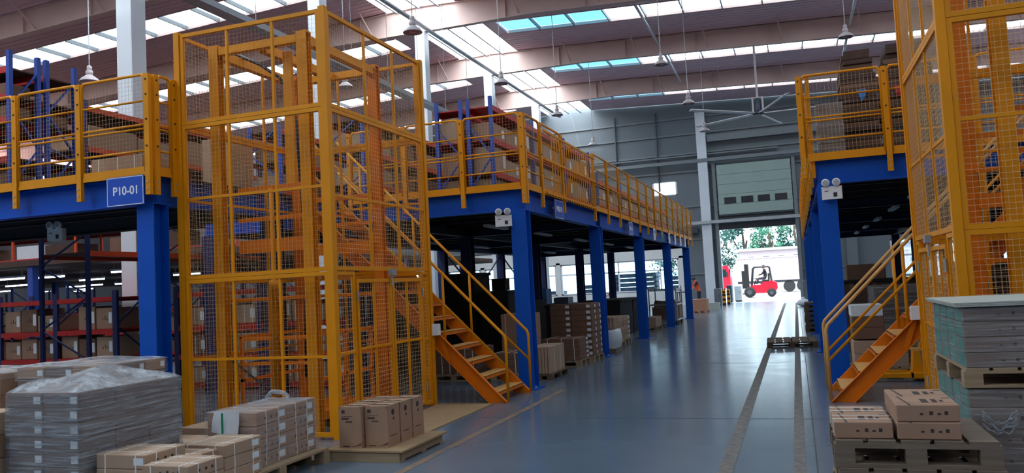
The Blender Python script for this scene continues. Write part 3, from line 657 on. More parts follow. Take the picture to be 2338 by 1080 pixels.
# ------------------------------------------------------------------ cartons, pallets, film
CACHE = {}
def cmesh(sx, sy, sz, m):
    k = ('c', round(sx, 3), round(sy, 3), round(sz, 3), m)
    if k not in CACHE:
        me = B(-sx/2, -sy/2, 0, sx/2, sy/2, sz).mesh('carton', m); bm = bmesh.new(); bm.from_mesh(me)
        bmesh.ops.bevel(bm, geom=list(bm.edges), offset=min(0.006, sz*0.06), segments=1, affect='EDGES'); bm.to_mesh(me); bm.free(); CACHE[k] = me
    return CACHE[k]
def part_mesh(kind, sx, sy, sz):
    k = (kind, round(sx, 3), round(sy, 3), round(sz, 3))
    if k in CACHE: return CACHE[k]
    x, y, t = sx/2, sy/2, 0.0025; mb = MB(); m = 'ink'
    def loop_y(a, w_):      # strap in a plane of constant x
        mb.box(a-w_, -y-t, 0, a+w_, -y, sz+t).box(a-w_, y, 0, a+w_, y+t, sz+t).box(a-w_, -y, sz, a+w_, y, sz+t)
    def loop_x(a, w_):
        mb.box(-x-t, a-w_, 0, -x, a+w_, sz+t).box(x, a-w_, 0, x+t, a+w_, sz+t).box(-x, a-w_, sz, x, a+w_, sz+t)
    if kind == 'straps': m = 'strap'; loop_y(-x*0.62, 0.005); loop_y(x*0.6, 0.005); loop_x(-y*0.5, 0.005); loop_x(y*0.5, 0.005)
    elif kind == 'straps_y': m = 'strap'; [loop_y(x*a, 0.006) for a in (-0.7, 0.05, 0.7)]
    elif kind == 'straps_x': m = 'strap'; loop_x(-y*0.4, 0.005); loop_x(y*0.4, 0.005)
    elif kind == 'tape': m = 'tape'; mb.box(-x, -0.025, sz, x, 0.025, sz+0.001).box(x, -0.025, sz*0.7, x+0.001, 0.025, sz).box(-x-0.001, -0.025, sz*0.7, -x, 0.025, sz)
    elif kind == 'label_front': m = 'paper'; mb.box(x*0.52, -y-0.002, sz*0.28, x*0.9, -y, sz*0.78)
    elif kind == 'label_right': m = 'paper'; mb.box(x, y*0.45, sz*0.28, x+0.002, y*0.82, sz*0.78)
    elif kind == 'label_left': m = 'paper'; mb.box(-x-0.002, -y*0.8, sz*0.28, -x, -y*0.45, sz*0.78)
    elif kind == 'print_front':
        for i, a in enumerate((-0.25, 0.05, 0.3, 0.52)): mb.box(x*a, -y-0.0015, sz*0.42, x*a+0.018, -y, sz*(0.62 if i % 2 else 0.52))
    elif kind == 'print_right':
        for a in (-0.5, -0.1, 0.25): mb.box(x, y*a, sz*0.38, x+0.0015, y*a+0.02, sz*0.58)
    elif kind == 'print_top':
        mb.box(-x*0.95, -y*0.62, sz, x*0.95, -y*0.6, sz+0.001).box(-x*0.1, -y*0.5, sz, x*0.12, y*0.3, sz+0.001).box(x*0.25, -y*0.45, sz, x*0.42, y*0.25, sz+0.001).box(x*0.5, -y*0.3, sz, x*0.62, y*0.1, sz+0.001).box(x*0.66, y*0.5, sz, x*0.92, y*0.62, sz+0.001)
        mb.add([(-x*0.6, -y, sz+0.001), (-x*0.52, -y, sz+0.001), (-x*0.74, y, sz+0.001), (-x*0.8, y, sz+0.001)], [(0, 1, 2, 3)])
    elif kind == 'teal_left': m = 'carton_green'; mb.box(-x-0.002, -y*0.98, sz*0.04, -x, -y*0.1, sz*0.97).box(-x-0.002, y*0.05, sz*0.04, -x, y*0.9, sz*0.97)
    elif kind == 'text_front':
        mb.box(-x*0.8, -y-0.0015, sz*0.72, x*0.3, -y, sz*0.76).box(-x*0.8, -y-0.0015, sz*0.64, -x*0.1, -y, sz*0.685).box(-x*0.4, -y-0.0015, sz*0.57, x*0.2, -y, sz*0.61)
    CACHE[k] = mb.mesh(kind.split('_')[0], m); return CACHE[k]
PN = {'straps': 'strap', 'straps_y': 'strap', 'straps_x': 'strap', 'tape': 'tape', 'label_front': 'shipping_label', 'label_right': 'shipping_label', 'label_left': 'shipping_label', 'print_front': 'print', 'print_right': 'print', 'print_top': 'print', 'teal_left': 'side_print', 'text_front': 'print'}
def carton(x, y, z, sx, sy, sz, m, label, group=None, parts=(), rz=0.0, name='carton', cat='box'):
    o = bpy.data.objects.new(name, cmesh(sx, sy, sz, m)); C.objects.link(o); o.location = (x, y, z); o.rotation_euler.z = rz
    tag(o, label, cat, group)
    for p in parts: link_child(PN[p], part_mesh(p, sx, sy, sz), o)
    return o
def stack(where, x0, y0, z0, x1, y1, z1, nx, ny, nz, m, parts=(), color='brown', jit=0.004, gap=0.004, keep=None, ends=True):
    sx, sy, sz = (x1-x0)/nx, (y1-y0)/ny, (z1-z0)/nz
    for k in range(nz):
        for j in range(ny):
            for i in range(nx):
                if not (j == 0 or i in (0, nx-1) or k == nz-1): continue
                if keep and not keep(i, j, k): continue
                lab = color+' carton'
                if nz > 1: lab += ', %s layer' % ORD[k+1]
                if nx > 1: lab += ', %s from left' % ORD[i+1]
                if ny > 1: lab += ', %s row' % ORD[j+1]
                mm = m if isinstance(m, str) else m[(i*7+j*3+k*5) % len(m)]
                carton(x0+sx*(i+0.5)+random.uniform(-jit, jit), y0+sy*(j+0.5)+random.uniform(-jit, jit), z0+sz*k, sx-gap, sy-gap, sz-0.0015, mm, lab+', '+where, 'cartons '+where, parts, random.uniform(-jit, jit))
def pallet_proto(w_, d_, h_, m, solid=False):
    k = ('p', w_, d_, h_, m)
    def g(nm, mb):
        kk = k+(nm,)
        if kk not in CACHE: CACHE[kk] = mb.mesh(nm, m)
        return CACHE[kk]
    x, y = w_/2, d_/2; out = []; b = h_*0.14
    nb = max(4, round(w_/0.16)); bw = w_/nb
    out += [('deck_board', g('deck_board', MB().box(-bw*0.42, -y, h_-b, bw*0.42, y, h_)), (-x+bw*(i+0.5), 0, 0)) for i in range(nb)]
    out += [('cross_board', g('cross_board', MB().box(-x, -0.05, h_-2*b, x, 0.05, h_-b)), (0, dy, 0)) for dy in (-y+0.05, 0, y-0.05)]
    out += [('block', g('block', MB().box(-0.055, -0.05, b, 0.055, 0.05, h_-2*b)), (dx, dy, 0)) for dx in (-x+0.055, 0, x-0.055) for dy in (-y+0.05, 0, y-0.05)]
    out += [('bottom_board', g('bottom_board', MB().box(-x, -0.05, 0, x, 0.05, b)), (0, dy, 0)) for dy in (-y+0.05, 0, y-0.05)]
    return out
def pallet(x0, y0, z0, x1, y1, h_, label, m='wood', group=None, rz=0.0):
    t = thing('pallet', label, 'pallet', ((x0+x1)/2, (y0+y1)/2, z0), group); t.rotation_euler.z = rz
    for nm, me, lc in pallet_proto(round(x1-x0, 2), round(y1-y0, 2), h_, m): link_child(nm, me, t, lc)
    return t
def film(x0, y0, z0, x1, y1, z1, label, m='film', bulge=0.0, topm=None, n=18):
    """sheet of stretch film round a load, slightly puckered; optional loose bulging top"""
    e = 0.008; t = thing('stretch_film', label, 'plastic film', ((x0+x1)/2, (y0+y1)/2, z0)); rnd = random.Random(int(abs(x0*977+y0*131)))
    pts = []; per = [(x0-e, y0-e), (x1+e, y0-e), (x1+e, y1+e), (x0-e, y1+e)]; cx_, cy_ = (x0+x1)/2, (y0+y1)/2
    for a in range(4):
        p, q = per[a], per[(a+1) % 4]
        for i in range(n): pts.append((p[0]+(q[0]-p[0])*i/n, p[1]+(q[1]-p[1])*i/n))
    mb = MB(); nz = 14
    for k in range(nz+1):
        z = z0+(z1+0.004-z0)*k/nz
        for (px, py) in pts:
            d = rnd.uniform(0, 0.007); mb.v.append((px+(d if px > cx_ else -d), py+(d if py > cy_ else -d), z))
    N = len(pts)
    for k in range(nz):
        for i in range(N): j = (i+1) % N; mb.f.append((k*N+i, k*N+j, (k+1)*N+j, (k+1)*N+i))
    mb.build('side_wrap', m, t, smooth=True)
    mb = MB(); G = 24
    for j in range(G+1):
        for i in range(G+1):
            u, v = i/G, j/G; ed = min(u, 1-u, v, 1-v); h = bulge*min(1, ed*5)*(0.55+0.45*math.sin(u*7+1)*math.sin(v*5+2))+rnd.uniform(0, 0.005)*(1 if ed > 0 else 0)
            mb.v.append((x0-e+(x1-x0+2*e)*u, y0-e+(y1-y0+2*e)*v, z1+0.006+max(0, h)))
    for j in range(G):
        for i in range(G): a = j*(G+1)+i; mb.f.append((a, a+1, a+G+2, a+G+1))
    mb.build('top_sheet', topm or m, t, smooth=True)
    return t

# foreground left: the big grey wrapped load
pallet(-5.68, 4.5, 0, -4.94, 5.58, 0.14, 'pallet under the tall grey-filmed load nearest at left')
stack('tall filmed load nearest at left', -5.66, 4.54, 0.14, -4.96, 5.55, 1.0, 2, 3, 8, 'carton_grey', ('label_front',), keep=lambda i, j, k: j == 0 or i == 1 or k == 7)
film(-5.66, 4.54, 0.141, -4.96, 5.55, 1.0, 'grey stretch film round the tall load nearest at left, ballooning on top', 'film', 0.14, 'film_top')
# strapped flat cartons beside it
pallet(-4.93, 4.5, 0, -3.98, 5.1, 0.13, 'pallet under the loose strapped cartons at the bottom left')
stack('strapped pair beside the tall filmed load', -4.9, 4.62, 0.13, -4.44, 5.02, 0.55, 1, 1, 4, 'carton_pale', ('straps', 'label_front', 'print_right'), 'pale')
stack('low strapped pile at bottom edge', -4.4, 4.54, 0.13, -3.99, 4.9, 0.5, 1, 1, 4, 'carton_pale', ('straps', 'print_front', 'print_right'), 'pale')
stack('strapped cartons behind the front piles', -4.96, 5.12, 0.0, -4.45, 5.4, 0.44, 1, 1, 4, 'carton', ('straps',), 'tan')
pallet(-4.92, 5.42, 0, -4.4, 6.93, 0.14, 'long pallet under the film-wrapped cartons with green tape')
stack('strapped stack before the green-taped load', -4.9, 5.46, 0.14, -4.44, 5.94, 0.45, 1, 1, 3, 'carton_pale', ('straps', 'label_right', 'print_front'), 'pale')
stack('green-taped wrapped load', -5.07, 6.0, 0.14, -4.54, 6.92, 0.62, 1, 2, 4, 'carton', ('label_right', 'straps_x', 'print_right'))
film(-5.07, 6.0, 0.14, -4.54, 6.92, 0.62, 'clear film round the low load in front of the left lift', 'film_thin', 0.015, 'film')
t = thing('film_loop', 'twisted loop of clear film standing on the low wrapped load', 'plastic film', (-4.85, 6.75, 0.63))
MB().path([(-4.98+0.12*(1-math.cos(a)), 6.75+0.02*math.sin(3*a), 0.635+0.075*math.sin(a)) for a in [PI*i/10 for i in range(11)]], 0.022, 7).build('loop', 'film_top', t, smooth=True)
t = thing('plastic_bag', 'pale blue plastic sheet with a green tape on the low wrapped load', 'plastic sheet', (-4.83, 5.97, 0.5))
mb = MB(); G = 8
for j in range(G+1):
    for i in range(G+1):
        u, v = i/G, j/G; mb.v.append((-4.98+0.27*u+0.03*v, 5.965-0.012*math.sin(4*u+3*v)-0.01*(1-v), 0.46+0.18*v-0.03*u*(1-v)))
for j in range(G):
    for i in range(G): a = j*(G+1)+i; mb.f.append((a, a+1, a+G+2, a+G+1))
mb.build('sheet', 'bag', t, smooth=True); MB().box(-4.86, 5.938, 0.45, -4.842, 5.945, 0.63).build('green_tape', 'green_tape', t)
# loads behind the big one
pallet(-7.1, 5.72, 0, -6.0, 6.62, 0.14, 'lower pallet under the wide white-sheeted load at left'); 
stack('lower half of the white-sheeted load', -7.06, 5.76, 0.14, -6.04, 6.56, 0.4, 2, 1, 1, 'carton', ('label_right',))
pallet(-7.1, 5.72, 0.4, -6.0, 6.62, 0.14, 'upper pallet halfway up the wide white-sheeted load at left')
stack('upper half of the white-sheeted load', -7.06, 5.76, 0.54, -6.02, 6.56, 1.08, 3, 3, 5, ('carton', 'carton_grey'), ('label_right', 'label_front'), keep=lambda i, j, k: i == 2 or (k > 2 and j == 0) or k == 4)
film(-7.06, 5.76, 0.95, -6.02, 6.56, 1.08, 'white plastic sheet over the wide load at left', 'film_thin', 0.05, 'film_top')
stack('stack at the far left edge', -8.3, 5.7, 0, -7.2, 6.4, 1.03, 1, 1, 5, 'carton', (), 'tan')
film(-8.3, 5.7, 0.98, -7.2, 6.4, 1.03, 'white plastic sheet over the cartons at the far left edge', 'film_thin', 0.04, 'film_top')
tag(B(-7.98, 5.68, 0.62, -7.62, 5.695, 0.92).build('notice_sheet', 'paper', org=(-7.8, 5.69, 0.62)), 'blank white sheet taped on cartons at the far left edge', 'paper')
stack('pile cut by the left picture edge', -6.3, 4.3, 0, -5.75, 4.75, 0.86, 1, 1, 5, ('carton_pale', 'carton'), ('label_front',), 'tan')
stack('low cartons between the wrapped loads', -6.0, 6.7, 0, -5.35, 7.4, 0.36, 1, 2, 1, 'carton_pale', ('tape',), 'pale')
stack('low cartons behind the strapped pair', -5.85, 5.75, 0, -5.2, 6.45, 0.34, 1, 2, 1, 'carton_pale', ('tape',), 'pale')
# plywood platform with the tall cartons, plywood mat in front of the lift doors
t = thing('plywood_platform', 'low plywood-topped pallet carrying six tall cartons', 'pallet', (-4.05, 7.45, 0))
B(-4.47, 6.95, 0.095, -3.62, 7.99, 0.112).build('plywood_top', 'plywood', t)
for x in (-4.42, -4.05, -3.7): B(x-0.04, 6.99, 0.015, x+0.04, 7.95, 0.095).build('stringer', 'wood', t)
for y in (7.03, 7.5, 7.93): B(-4.46, y-0.05, 0, -3.66, y+0.05, 0.015).build('bottom_board', 'wood', t)
B(-4.46, 6.96, 0.0, -3.66, 6.975, 0.09).build('front_board', 'wood', t)
tag(B(-4.88, 8.2, 0, -4.08, 10.6, 0.014).build('plywood_mat', 'plywood', org=(-4.5, 9.3, 0)), 'beige plywood sheet on the floor at the lift doors', 'plywood sheet')
def tall_carton(x, y, lab):
    sx, sz = 0.25, 0.4
    if 'tall' not in CACHE:
        h = sx/2; mb = MB().box(-h, -h, 0, h, h, sz-0.03); mb.box(-h, -h, sz-0.03, h, -h+0.012, sz).box(-h, h-0.012, sz-0.03, h, h, sz).box(-h, -h, sz-0.03, -h+0.012, h, sz).box(h-0.012, -h, sz-0.03, h, h, sz)
        CACHE['tall'] = mb.mesh('carton', 'carton')
        CACHE['tall_flap'] = MB().box(-h+0.012, -h+0.012, sz-0.012, h-0.012, -0.03, sz-0.006).box(-h+0.012, 0.045, sz-0.012, h-0.012, h-0.012, sz-0.006).mesh('flap', 'carton_pale')
        CACHE['tall_cap'] = MB().lathe([(0.022, sz-0.03), (0.022, sz-0.008), (0.018, sz-0.002)], (0.03, 0, 0), 10).mesh('jar_cap', 'black')
        m2 = MB().box(-h*0.75, -h-0.001, sz*0.84, -h*0.45, -h, sz*0.92); m2.box(-h*0.75, -h-0.001, sz*0.76, h*0.2, -h, sz*0.772).box(-h*0.75, -h-0.001, sz*0.69, -h*0.1, -h, sz*0.73).box(-h*0.4, -h-0.001, sz*0.62, h*0.2, -h, sz*0.65).box(-h*0.7, -h-0.001, sz*0.03, -h*0.1, -h, sz*0.055)
        for q in range(3): m2.add([(h*0.0+q*0.028, -h-0.001, sz*0.03), (h*0.98, -h-0.001, sz*(0.07+0.03*q)), (h*0.98, -h-0.001, sz*(0.085+0.03*q)), (h*0.0+q*0.028, -h-0.001, sz*0.034)], [(0, 1, 2, 3)])
        CACHE['tall_print'] = m2.mesh('print', 'ink')
        m3 = MB().lathe([(0.03, 0), (0.03, 0.001)], (h, -0.01, sz*0.82), 12, 'X'); m3.lathe([(0.018, 0), (0.018, 0.001)], (h, 0.0, sz*0.66), 4, 'X'); m3.box(h, -h*0.6, sz*0.25, h+0.001, h*0.4, sz*0.27)
        CACHE['tall_mark'] = m3.mesh('print', 'ink')
    o = bpy.data.objects.new('carton', CACHE['tall']); C.objects.link(o); o.location = (x, y, 0.1125); tag(o, lab, 'box', 'tall cartons on the plywood platform')
    for nm, k in (('flap', 'tall_flap'), ('jar_cap', 'tall_cap'), ('print', 'tall_print'), ('print', 'tall_mark')): link_child(nm, CACHE[k], o)
for j, r_ in enumerate(('front', 'middle', 'back')):
    for i, c_ in enumerate(('left', 'right')): tall_carton(-4.23+0.262*i+0.006*j, 7.17+0.262*j+0.05*i, 'tall brown carton with dark logo on plywood platform, %s %s of six' % (r_, c_))
# foreground right
for k in range(4):
    pallet(0.15-0.012*(k % 2), 5.1-0.03*(3-k), 0.155*k, 1.0+0.05*(3-k)*0.5, 5.88, 0.154, 'weathered empty pallet at bottom right, %s up in the pile of four' % ORD[k+1], 'wood_grey' if k > 1 else 'wood', 'pile of empty pallets')
stack('on the pallets, lower left pair', 0.145, 5.14, 0.621, 0.465, 5.76, 0.72, 1, 2, 1, 'carton', ('print_front', 'print_top', 'straps_x'), 'printed tan')
stack('on the pallets, taller right pile', 0.485, 5.13, 0.621, 0.815, 5.78, 0.82, 1, 2, 2, 'carton', ('print_front', 'print_top'), 'printed tan')
pallet(0.98, 5.95, 0, 2.1, 7.15, 0.14, 'bottom pallet of the tall wrapped load at right edge', 'wood_grey')
stack('lower half of the right-edge load', 1.0, 5.97, 0.14, 2.08, 7.13, 0.8, 2, 2, 5, 'carton_grey', ('teal_left', 'print_front'), 'grey', keep=lambda i, j, k: i == 0 or j == 0)
pallet(0.98, 5.95, 0.8, 2.1, 7.15, 0.125, 'middle pallet halfway up the tall wrapped load at right edge', 'wood')
stack('upper half of the right-edge load', 1.0, 5.97, 0.925, 2.08, 7.13, 1.32, 2, 2, 4, 'carton_grey', ('teal_left', 'print_front'), 'grey', keep=lambda i, j, k: i == 0 or j == 0)
for k in range(3): tag(B(0.965-0.006*k, 5.94, 1.3215+0.01*k, 2.11, 7.16, 1.33+0.01*k).build('hardboard_sheet', 'hardboard', org=(1.5, 6.5, 1.32)), 'pale board on top of the right-edge load, %s from bottom' % ORD[k+1], 'board', 'boards on the right-edge load')
film(1.0, 5.97, 0.925, 2.08, 7.13, 1.312, 'clear film round the upper half of the right-edge load', 'film_thin')
film(1.0, 5.97, 0.14, 2.08, 7.13, 0.785, 'clear film round the lower half of the right-edge load', 'film_thin')
t = thing('film_knot', 'loose bunch of clear film hanging on the right-edge load', 'plastic film', (1.12, 5.93, 0.55))
mb = MB(); rr = random.Random(5)
for q in range(5): mb.path([(1.06+0.2*i/7, 5.945-0.014-0.008*math.sin(i*2+q), 0.66-0.02*q-0.085*math.sin(PI*i/7)*rr.uniform(0.5, 1.1)) for i in range(8)], 0.006, 5)
mb.build('film_twist', 'film', t, smooth=True)

# ------------------------------------------------------------------ loads under the left mezzanine
def load(where, x0, y0, x1, y1, z1, nx, ny, nz, m, parts=(), color='brown', pm='wood', ph=0.12, keep=None):
    pallet(x0-0.02, y0-0.02, 0, x1+0.02, y1+0.02, ph, 'wooden pallet under cartons, '+where, pm)
    stack(where, x0, y0, ph, x1, y1, z1, nx, ny, nz, m, parts, color, keep=keep)
load('low strapped pile right of first aisle column', -4.82, 15.35, -4.06, 16.1, 0.55, 1, 1, 5, 'carton_dark', ('straps_y', 'label_right'))
load('tall pile before second aisle column', -4.88, 16.2, -4.0, 17.05, 1.2, 2, 2, 9, 'carton_dark', ('label_front', 'label_right'), keep=lambda i, j, k: j == 0 or i == 1)
load('pile behind white bag', -4.95, 19.35, -4.15, 20.1, 0.75, 1, 1, 5, ('carton_pale', 'carton'), ('straps_y',), 'tan')
load('pile before third aisle column', -4.95, 20.6, -4.25, 21.4, 0.72, 1, 1, 5, ('carton_pale', 'carton'), ('label_right',), 'tan')
load('low flat load before fourth column', -5.5, 25.9, -4.3, 27.0, 0.42, 1, 2, 1, 'carton_pale', ('tape',), 'olive')
load('load beside last aisle column', -5.2, 31.3, -4.3, 32.3, 0.75, 1, 1, 3, 'carton', (), 'tan')
t = thing('bulk_bag', 'white woven bulk bag beside second aisle column', 'bag', (-4.15, 18.5, 0))
B(-4.5, 18.15, 0, -3.95, 18.85, 0.1).build('skid', 'wood_grey', t)
mb = MB(); N = 16
for k in range(7):
    z = 0.1+0.42*k/6; bl = 0.03*math.sin(PI*k/6)
    for i in range(N):
        a = 2*PI*i/N; cx_ = max(-1, min(1, 1.35*math.cos(a))); cy_ = max(-1, min(1, 1.35*math.sin(a))); mb.v.append((-4.22+(0.26+bl)*cx_, 18.5+(0.33+bl)*cy_, z+0.015*math.sin(5*a)*(k == 6)))
for k in range(6):
    for i in range(N): j = (i+1) % N; mb.f.append((k*N+i, k*N+j, (k+1)*N+j, (k+1)*N+i))
mb.f.append(tuple(6*N+i for i in range(N))); mb.build('sack', 'bag', t, smooth=True)
stack('stacked on the white bag', -4.46, 18.24, 0.54, -3.99, 18.78, 0.8, 1, 1, 2, 'carton', ('straps_y',), 'tan')
# under the stairs and behind the first column
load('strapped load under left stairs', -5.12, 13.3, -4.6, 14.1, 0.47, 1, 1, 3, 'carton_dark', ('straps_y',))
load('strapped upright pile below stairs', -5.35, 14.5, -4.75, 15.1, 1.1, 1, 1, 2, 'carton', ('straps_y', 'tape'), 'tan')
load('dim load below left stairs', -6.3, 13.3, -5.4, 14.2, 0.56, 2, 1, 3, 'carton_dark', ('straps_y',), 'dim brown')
for i in range(7): carton(-4.4+0.055*i, 13.75, 0.1, 0.045, 0.9, 0.46, 'carton_pale', 'upright flat carton bundle beside first aisle column, %s of seven' % ORD[i+1], 'upright carton bundles', ('straps_x',))
pallet(-4.5, 13.25, 0, -4.0, 14.3, 0.098, 'pallet under the upright carton bundles by first column', 'wood_dark')
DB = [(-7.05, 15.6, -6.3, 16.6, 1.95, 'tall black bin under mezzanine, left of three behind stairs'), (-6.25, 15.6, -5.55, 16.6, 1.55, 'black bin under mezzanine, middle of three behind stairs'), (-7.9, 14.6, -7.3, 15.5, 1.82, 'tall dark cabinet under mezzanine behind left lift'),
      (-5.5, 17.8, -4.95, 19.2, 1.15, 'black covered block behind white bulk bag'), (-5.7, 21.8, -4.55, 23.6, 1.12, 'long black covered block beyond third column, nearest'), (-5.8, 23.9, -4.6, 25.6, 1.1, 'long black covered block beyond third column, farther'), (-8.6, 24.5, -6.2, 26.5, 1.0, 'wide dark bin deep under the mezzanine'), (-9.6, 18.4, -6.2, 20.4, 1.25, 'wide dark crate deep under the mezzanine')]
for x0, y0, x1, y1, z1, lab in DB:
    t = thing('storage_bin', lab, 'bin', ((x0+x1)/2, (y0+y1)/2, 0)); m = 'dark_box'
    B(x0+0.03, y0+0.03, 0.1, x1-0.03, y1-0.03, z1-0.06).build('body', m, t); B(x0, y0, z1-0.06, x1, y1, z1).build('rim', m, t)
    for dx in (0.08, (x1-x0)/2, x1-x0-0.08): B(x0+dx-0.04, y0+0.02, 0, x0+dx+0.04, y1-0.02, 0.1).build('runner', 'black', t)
    nrib = max(3, int((x1-x0)/0.25))
    for i in range(nrib): xx = x0+0.06+(x1-x0-0.12)*i/(nrib-1); B(xx-0.012, y0+0.012, 0.1, xx+0.012, y0+0.03, z1-0.06).build('rib', m, t)
carton(-5.9, 16.1, 1.552, 0.3, 0.3, 0.25, 'dark_box', 'small dark crate on the middle black bin', 'crates on bins')
carton(-5.22, 18.5, 1.152, 0.35, 0.45, 0.16, 'grey_plastic', 'grey wrapped parcel on black block behind bulk bag')
carton(-8.0, 25.4, 1.002, 0.7, 0.6, 0.5, 'cyan_box', 'bright blue box on the wide dark bin, seen right of first column')
# trolley by the fourth column
t = thing('cage_trolley', 'grey steel cage trolley beside the fourth aisle column', 'trolley', (-4.45, 29.3, 0))
for x in (-4.95, -4.0):
    for y in (28.6, 30.0): B(x-0.02, y-0.02, 0.16, x+0.02, y+0.02, 1.35).build('upright', 'galv', t)
for z in (0.18, 0.72, 1.25):
    for y in (28.6, 30.0): B(-4.95, y-0.015, z-0.02, -4.0, y+0.015, z+0.02).build('cross_bar', 'galv', t)
    for x in (-4.95, -4.0): B(x-0.015, 28.6, z-0.02, x+0.015, 30.0, z+0.02).build('cross_bar', 'galv', t)
B(-4.95, 28.6, 0.17, -4.0, 30.0, 0.19).build('deck', 'galv', t)
for x in (-4.9, -4.05):
    for y in (28.65, 29.95): MB().lathe([(0.06, -0.02), (0.075, -0.01), (0.075, 0.01), (0.06, 0.02)], (x, y, 0.075), 12, 'X').build('wheel', 'rubber', t)
carton(-4.48, 29.3, 0.192, 0.8, 1.2, 0.45, 'carton_dark', 'dark carton inside the steel cage trolley')
MB_ = MB()
for k in range(3): MB_.path([(-4.85+0.12*i, 29.0+0.1*k, 0.7+0.05*k+0.02*math.sin(i+k)) for i in range(7)], 0.06, 8)
tag(MB_.build('sack_roll', 'carton_brown', org=(-4.48, 29.1, 0.65), smooth=True), 'brown rolled sacks on top inside the cage trolley', 'sacks')

# ------------------------------------------------------------------ right side under the mezzanine, aisle
load('low shelf load behind right stairs', 0.75, 13.4, 1.5, 14.2, 0.52, 1, 1, 2, 'carton_pale', ('tape',), 'tan')
load('long load behind right stairs', 1.65, 13.4, 2.9, 14.4, 0.6, 2, 1, 3, 'carton', (), 'tan')
stack('open pair behind right column', 0.75, 13.42, 0.54, 1.2, 14.0, 1.06, 1, 1, 3, ('carton_dark', 'paper', 'carton_dark'), ('tape',))
load('wrapped dark load behind right handrail', 1.2, 14.8, 2.6, 15.9, 1.3, 2, 1, 4, 'carton_brown', (), 'dark')
film(1.2, 14.8, 0.14, 2.6, 15.9, 1.3, 'shiny film round the dark load behind right handrail', 'film_thin')
for x0, y0, x1, y1, z1, lab in ((0.8, 17.0, 2.8, 18.6, 1.4, 'long dark crate under the right mezzanine, nearest'), (0.9, 19.4, 3.6, 21.2, 1.35, 'long dark crate under the right mezzanine, farther'), (3.1, 14.6, 4.6, 16.2, 1.6, 'tall dark crate under the right mezzanine behind lift')):
    t = thing('storage_bin', lab, 'bin', ((x0+x1)/2, (y0+y1)/2, 0)); B(x0, y0, 0.1, x1, y1, z1-0.05).build('body', 'carton_brown', t); B(x0-0.03, y0-0.03, z1-0.05, x1+0.03, y1+0.03, z1).build('rim', 'dark_box', t)
    for dx in (0.1, (x1-x0)/2, x1-x0-0.1): B(x0+dx-0.05, y0, 0, x0+dx+0.05, y1, 0.1).build('runner', 'wood_dark', t)
    for i in range(5): xx = x0+(x1-x0)*(i+0.5)/5; B(xx-0.04, y0-0.012, 0.1, xx+0.04, y0, z1-0.05).build('batten', 'wood_dark', t)
carton(1.3, 17.5, 1.402, 0.7, 0.5, 0.3, 'carton_dark', 'brown carton on the near dark crate under right mezzanine')
t = thing('pallet_jack', 'yellow hand pallet jack parked behind the right stairs', 'pallet truck', (1.3, 12.72, 0))
for y in (12.62, 12.98): B(0.72, y-0.07, 0.06, 1.45, y+0.07, 0.12).build('fork', 'yellow', t)
B(1.42, 12.55, 0.05, 1.58, 13.05, 0.12).build('cross_head', 'yellow', t)
MB().prism([(1.45, 0.1), (1.6, 0.1), (1.56, 0.42), (1.48, 0.42)], 'Y', 12.68, 12.92).build('pump_housing', 'yellow', t)
B(1.46, 12.7, 0.42, 1.72, 12.9, 0.45).build('pump_cap', 'yellow_dusty', t)
MB().path([(1.56, 12.8, 0.42), (1.75, 12.8, 0.9), (1.85, 12.8, 1.15)], 0.018, 8).build('handle', 'yellow', t); MB().tube((1.85, 12.68, 1.15), (1.85, 12.92, 1.15), 0.018, 8).build('grip', 'black', t)
for y in (12.72, 12.88): MB().lathe([(0.07, -0.025), (0.09, -0.015), (0.09, 0.015), (0.07, 0.025)], (1.62, y, 0.09), 14, 'Y').build('wheel', 'rubber', t)
for y in (12.62, 12.98): MB().lathe([(0.04, -0.03), (0.04, 0.03)], (0.82, y, 0.04), 10, 'Y').build('load_roller', 'rubber', t)
pallet(-0.72, 18.45, 0, 0.32, 19.85, 0.13, 'dark empty pallet lying in the aisle by the right columns', 'wood_dark', rz=0.03)
for k in range(6): pallet(0.14+0.02*(k % 2), 23.1, 0.13*k, 0.98, 24.3, 0.13, 'brown pallet piled against right columns, %s up' % ORD[k+1], 'wood_dark', 'pallet pile by right columns')
# brown flattened cartons piled on the right mezzanine
for p_, (x0, x1, zt, nm) in enumerate(((0.82, 1.36, 4.93, 'left pile'), (1.42, 2.1, 4.95, 'right pile'))):
    n = 24
    for k in range(n):
        z = ZD+(zt-ZD)*k/n; d = random.uniform(-0.025, 0.025); b_ = 0.0 if k < n-7 else 0.03*(k-n+7)
        carton((x0+x1)/2+d, 13.55+random.uniform(-0.03, 0.03), z, x1-x0-b_, 0.75, (zt-ZD)/n-0.004, 'carton_brown' if k % 4 else 'carton_dark', 'flattened brown cartons on right mezzanine, %s, %s layer up' % (nm, ORD[k+1]), 'flattened cartons on the right mezzanine', name='flattened_carton', cat='cardboard')
for x, m, lab in ((1.12, 'cyan_box', 'small blue rag on the left pile behind the right railing'), (1.62, 'red', 'small red rag on the right pile behind the right railing')):
    mb = MB(); mb.add([(x-0.06, 13.12, 4.3), (x+0.07, 13.12, 4.3), (x+0.05, 13.11, 4.2), (x+0.0, 13.12, 4.12), (x-0.04, 13.11, 4.2), (x-0.06, 13.14, 4.3), (x+0.07, 13.14, 4.3), (x+0.05, 13.13, 4.2), (x, 13.14, 4.12), (x-0.04, 13.13, 4.2)], [(0, 1, 2, 3, 4), (9, 8, 7, 6, 5), (0, 5, 6, 1), (1, 6, 7, 2), (2, 7, 8, 3), (3, 8, 9, 4), (4, 9, 5, 0)])
    tag(mb.build('rag', m, org=(x, 13.13, 4.2)), lab, 'cloth')
stack('clear-wrapped cartons at right railing corner', 0.45, 12.6, ZD, 0.8, 13.1, 4.05, 1, 1, 3, 'carton_grey', (), 'grey')
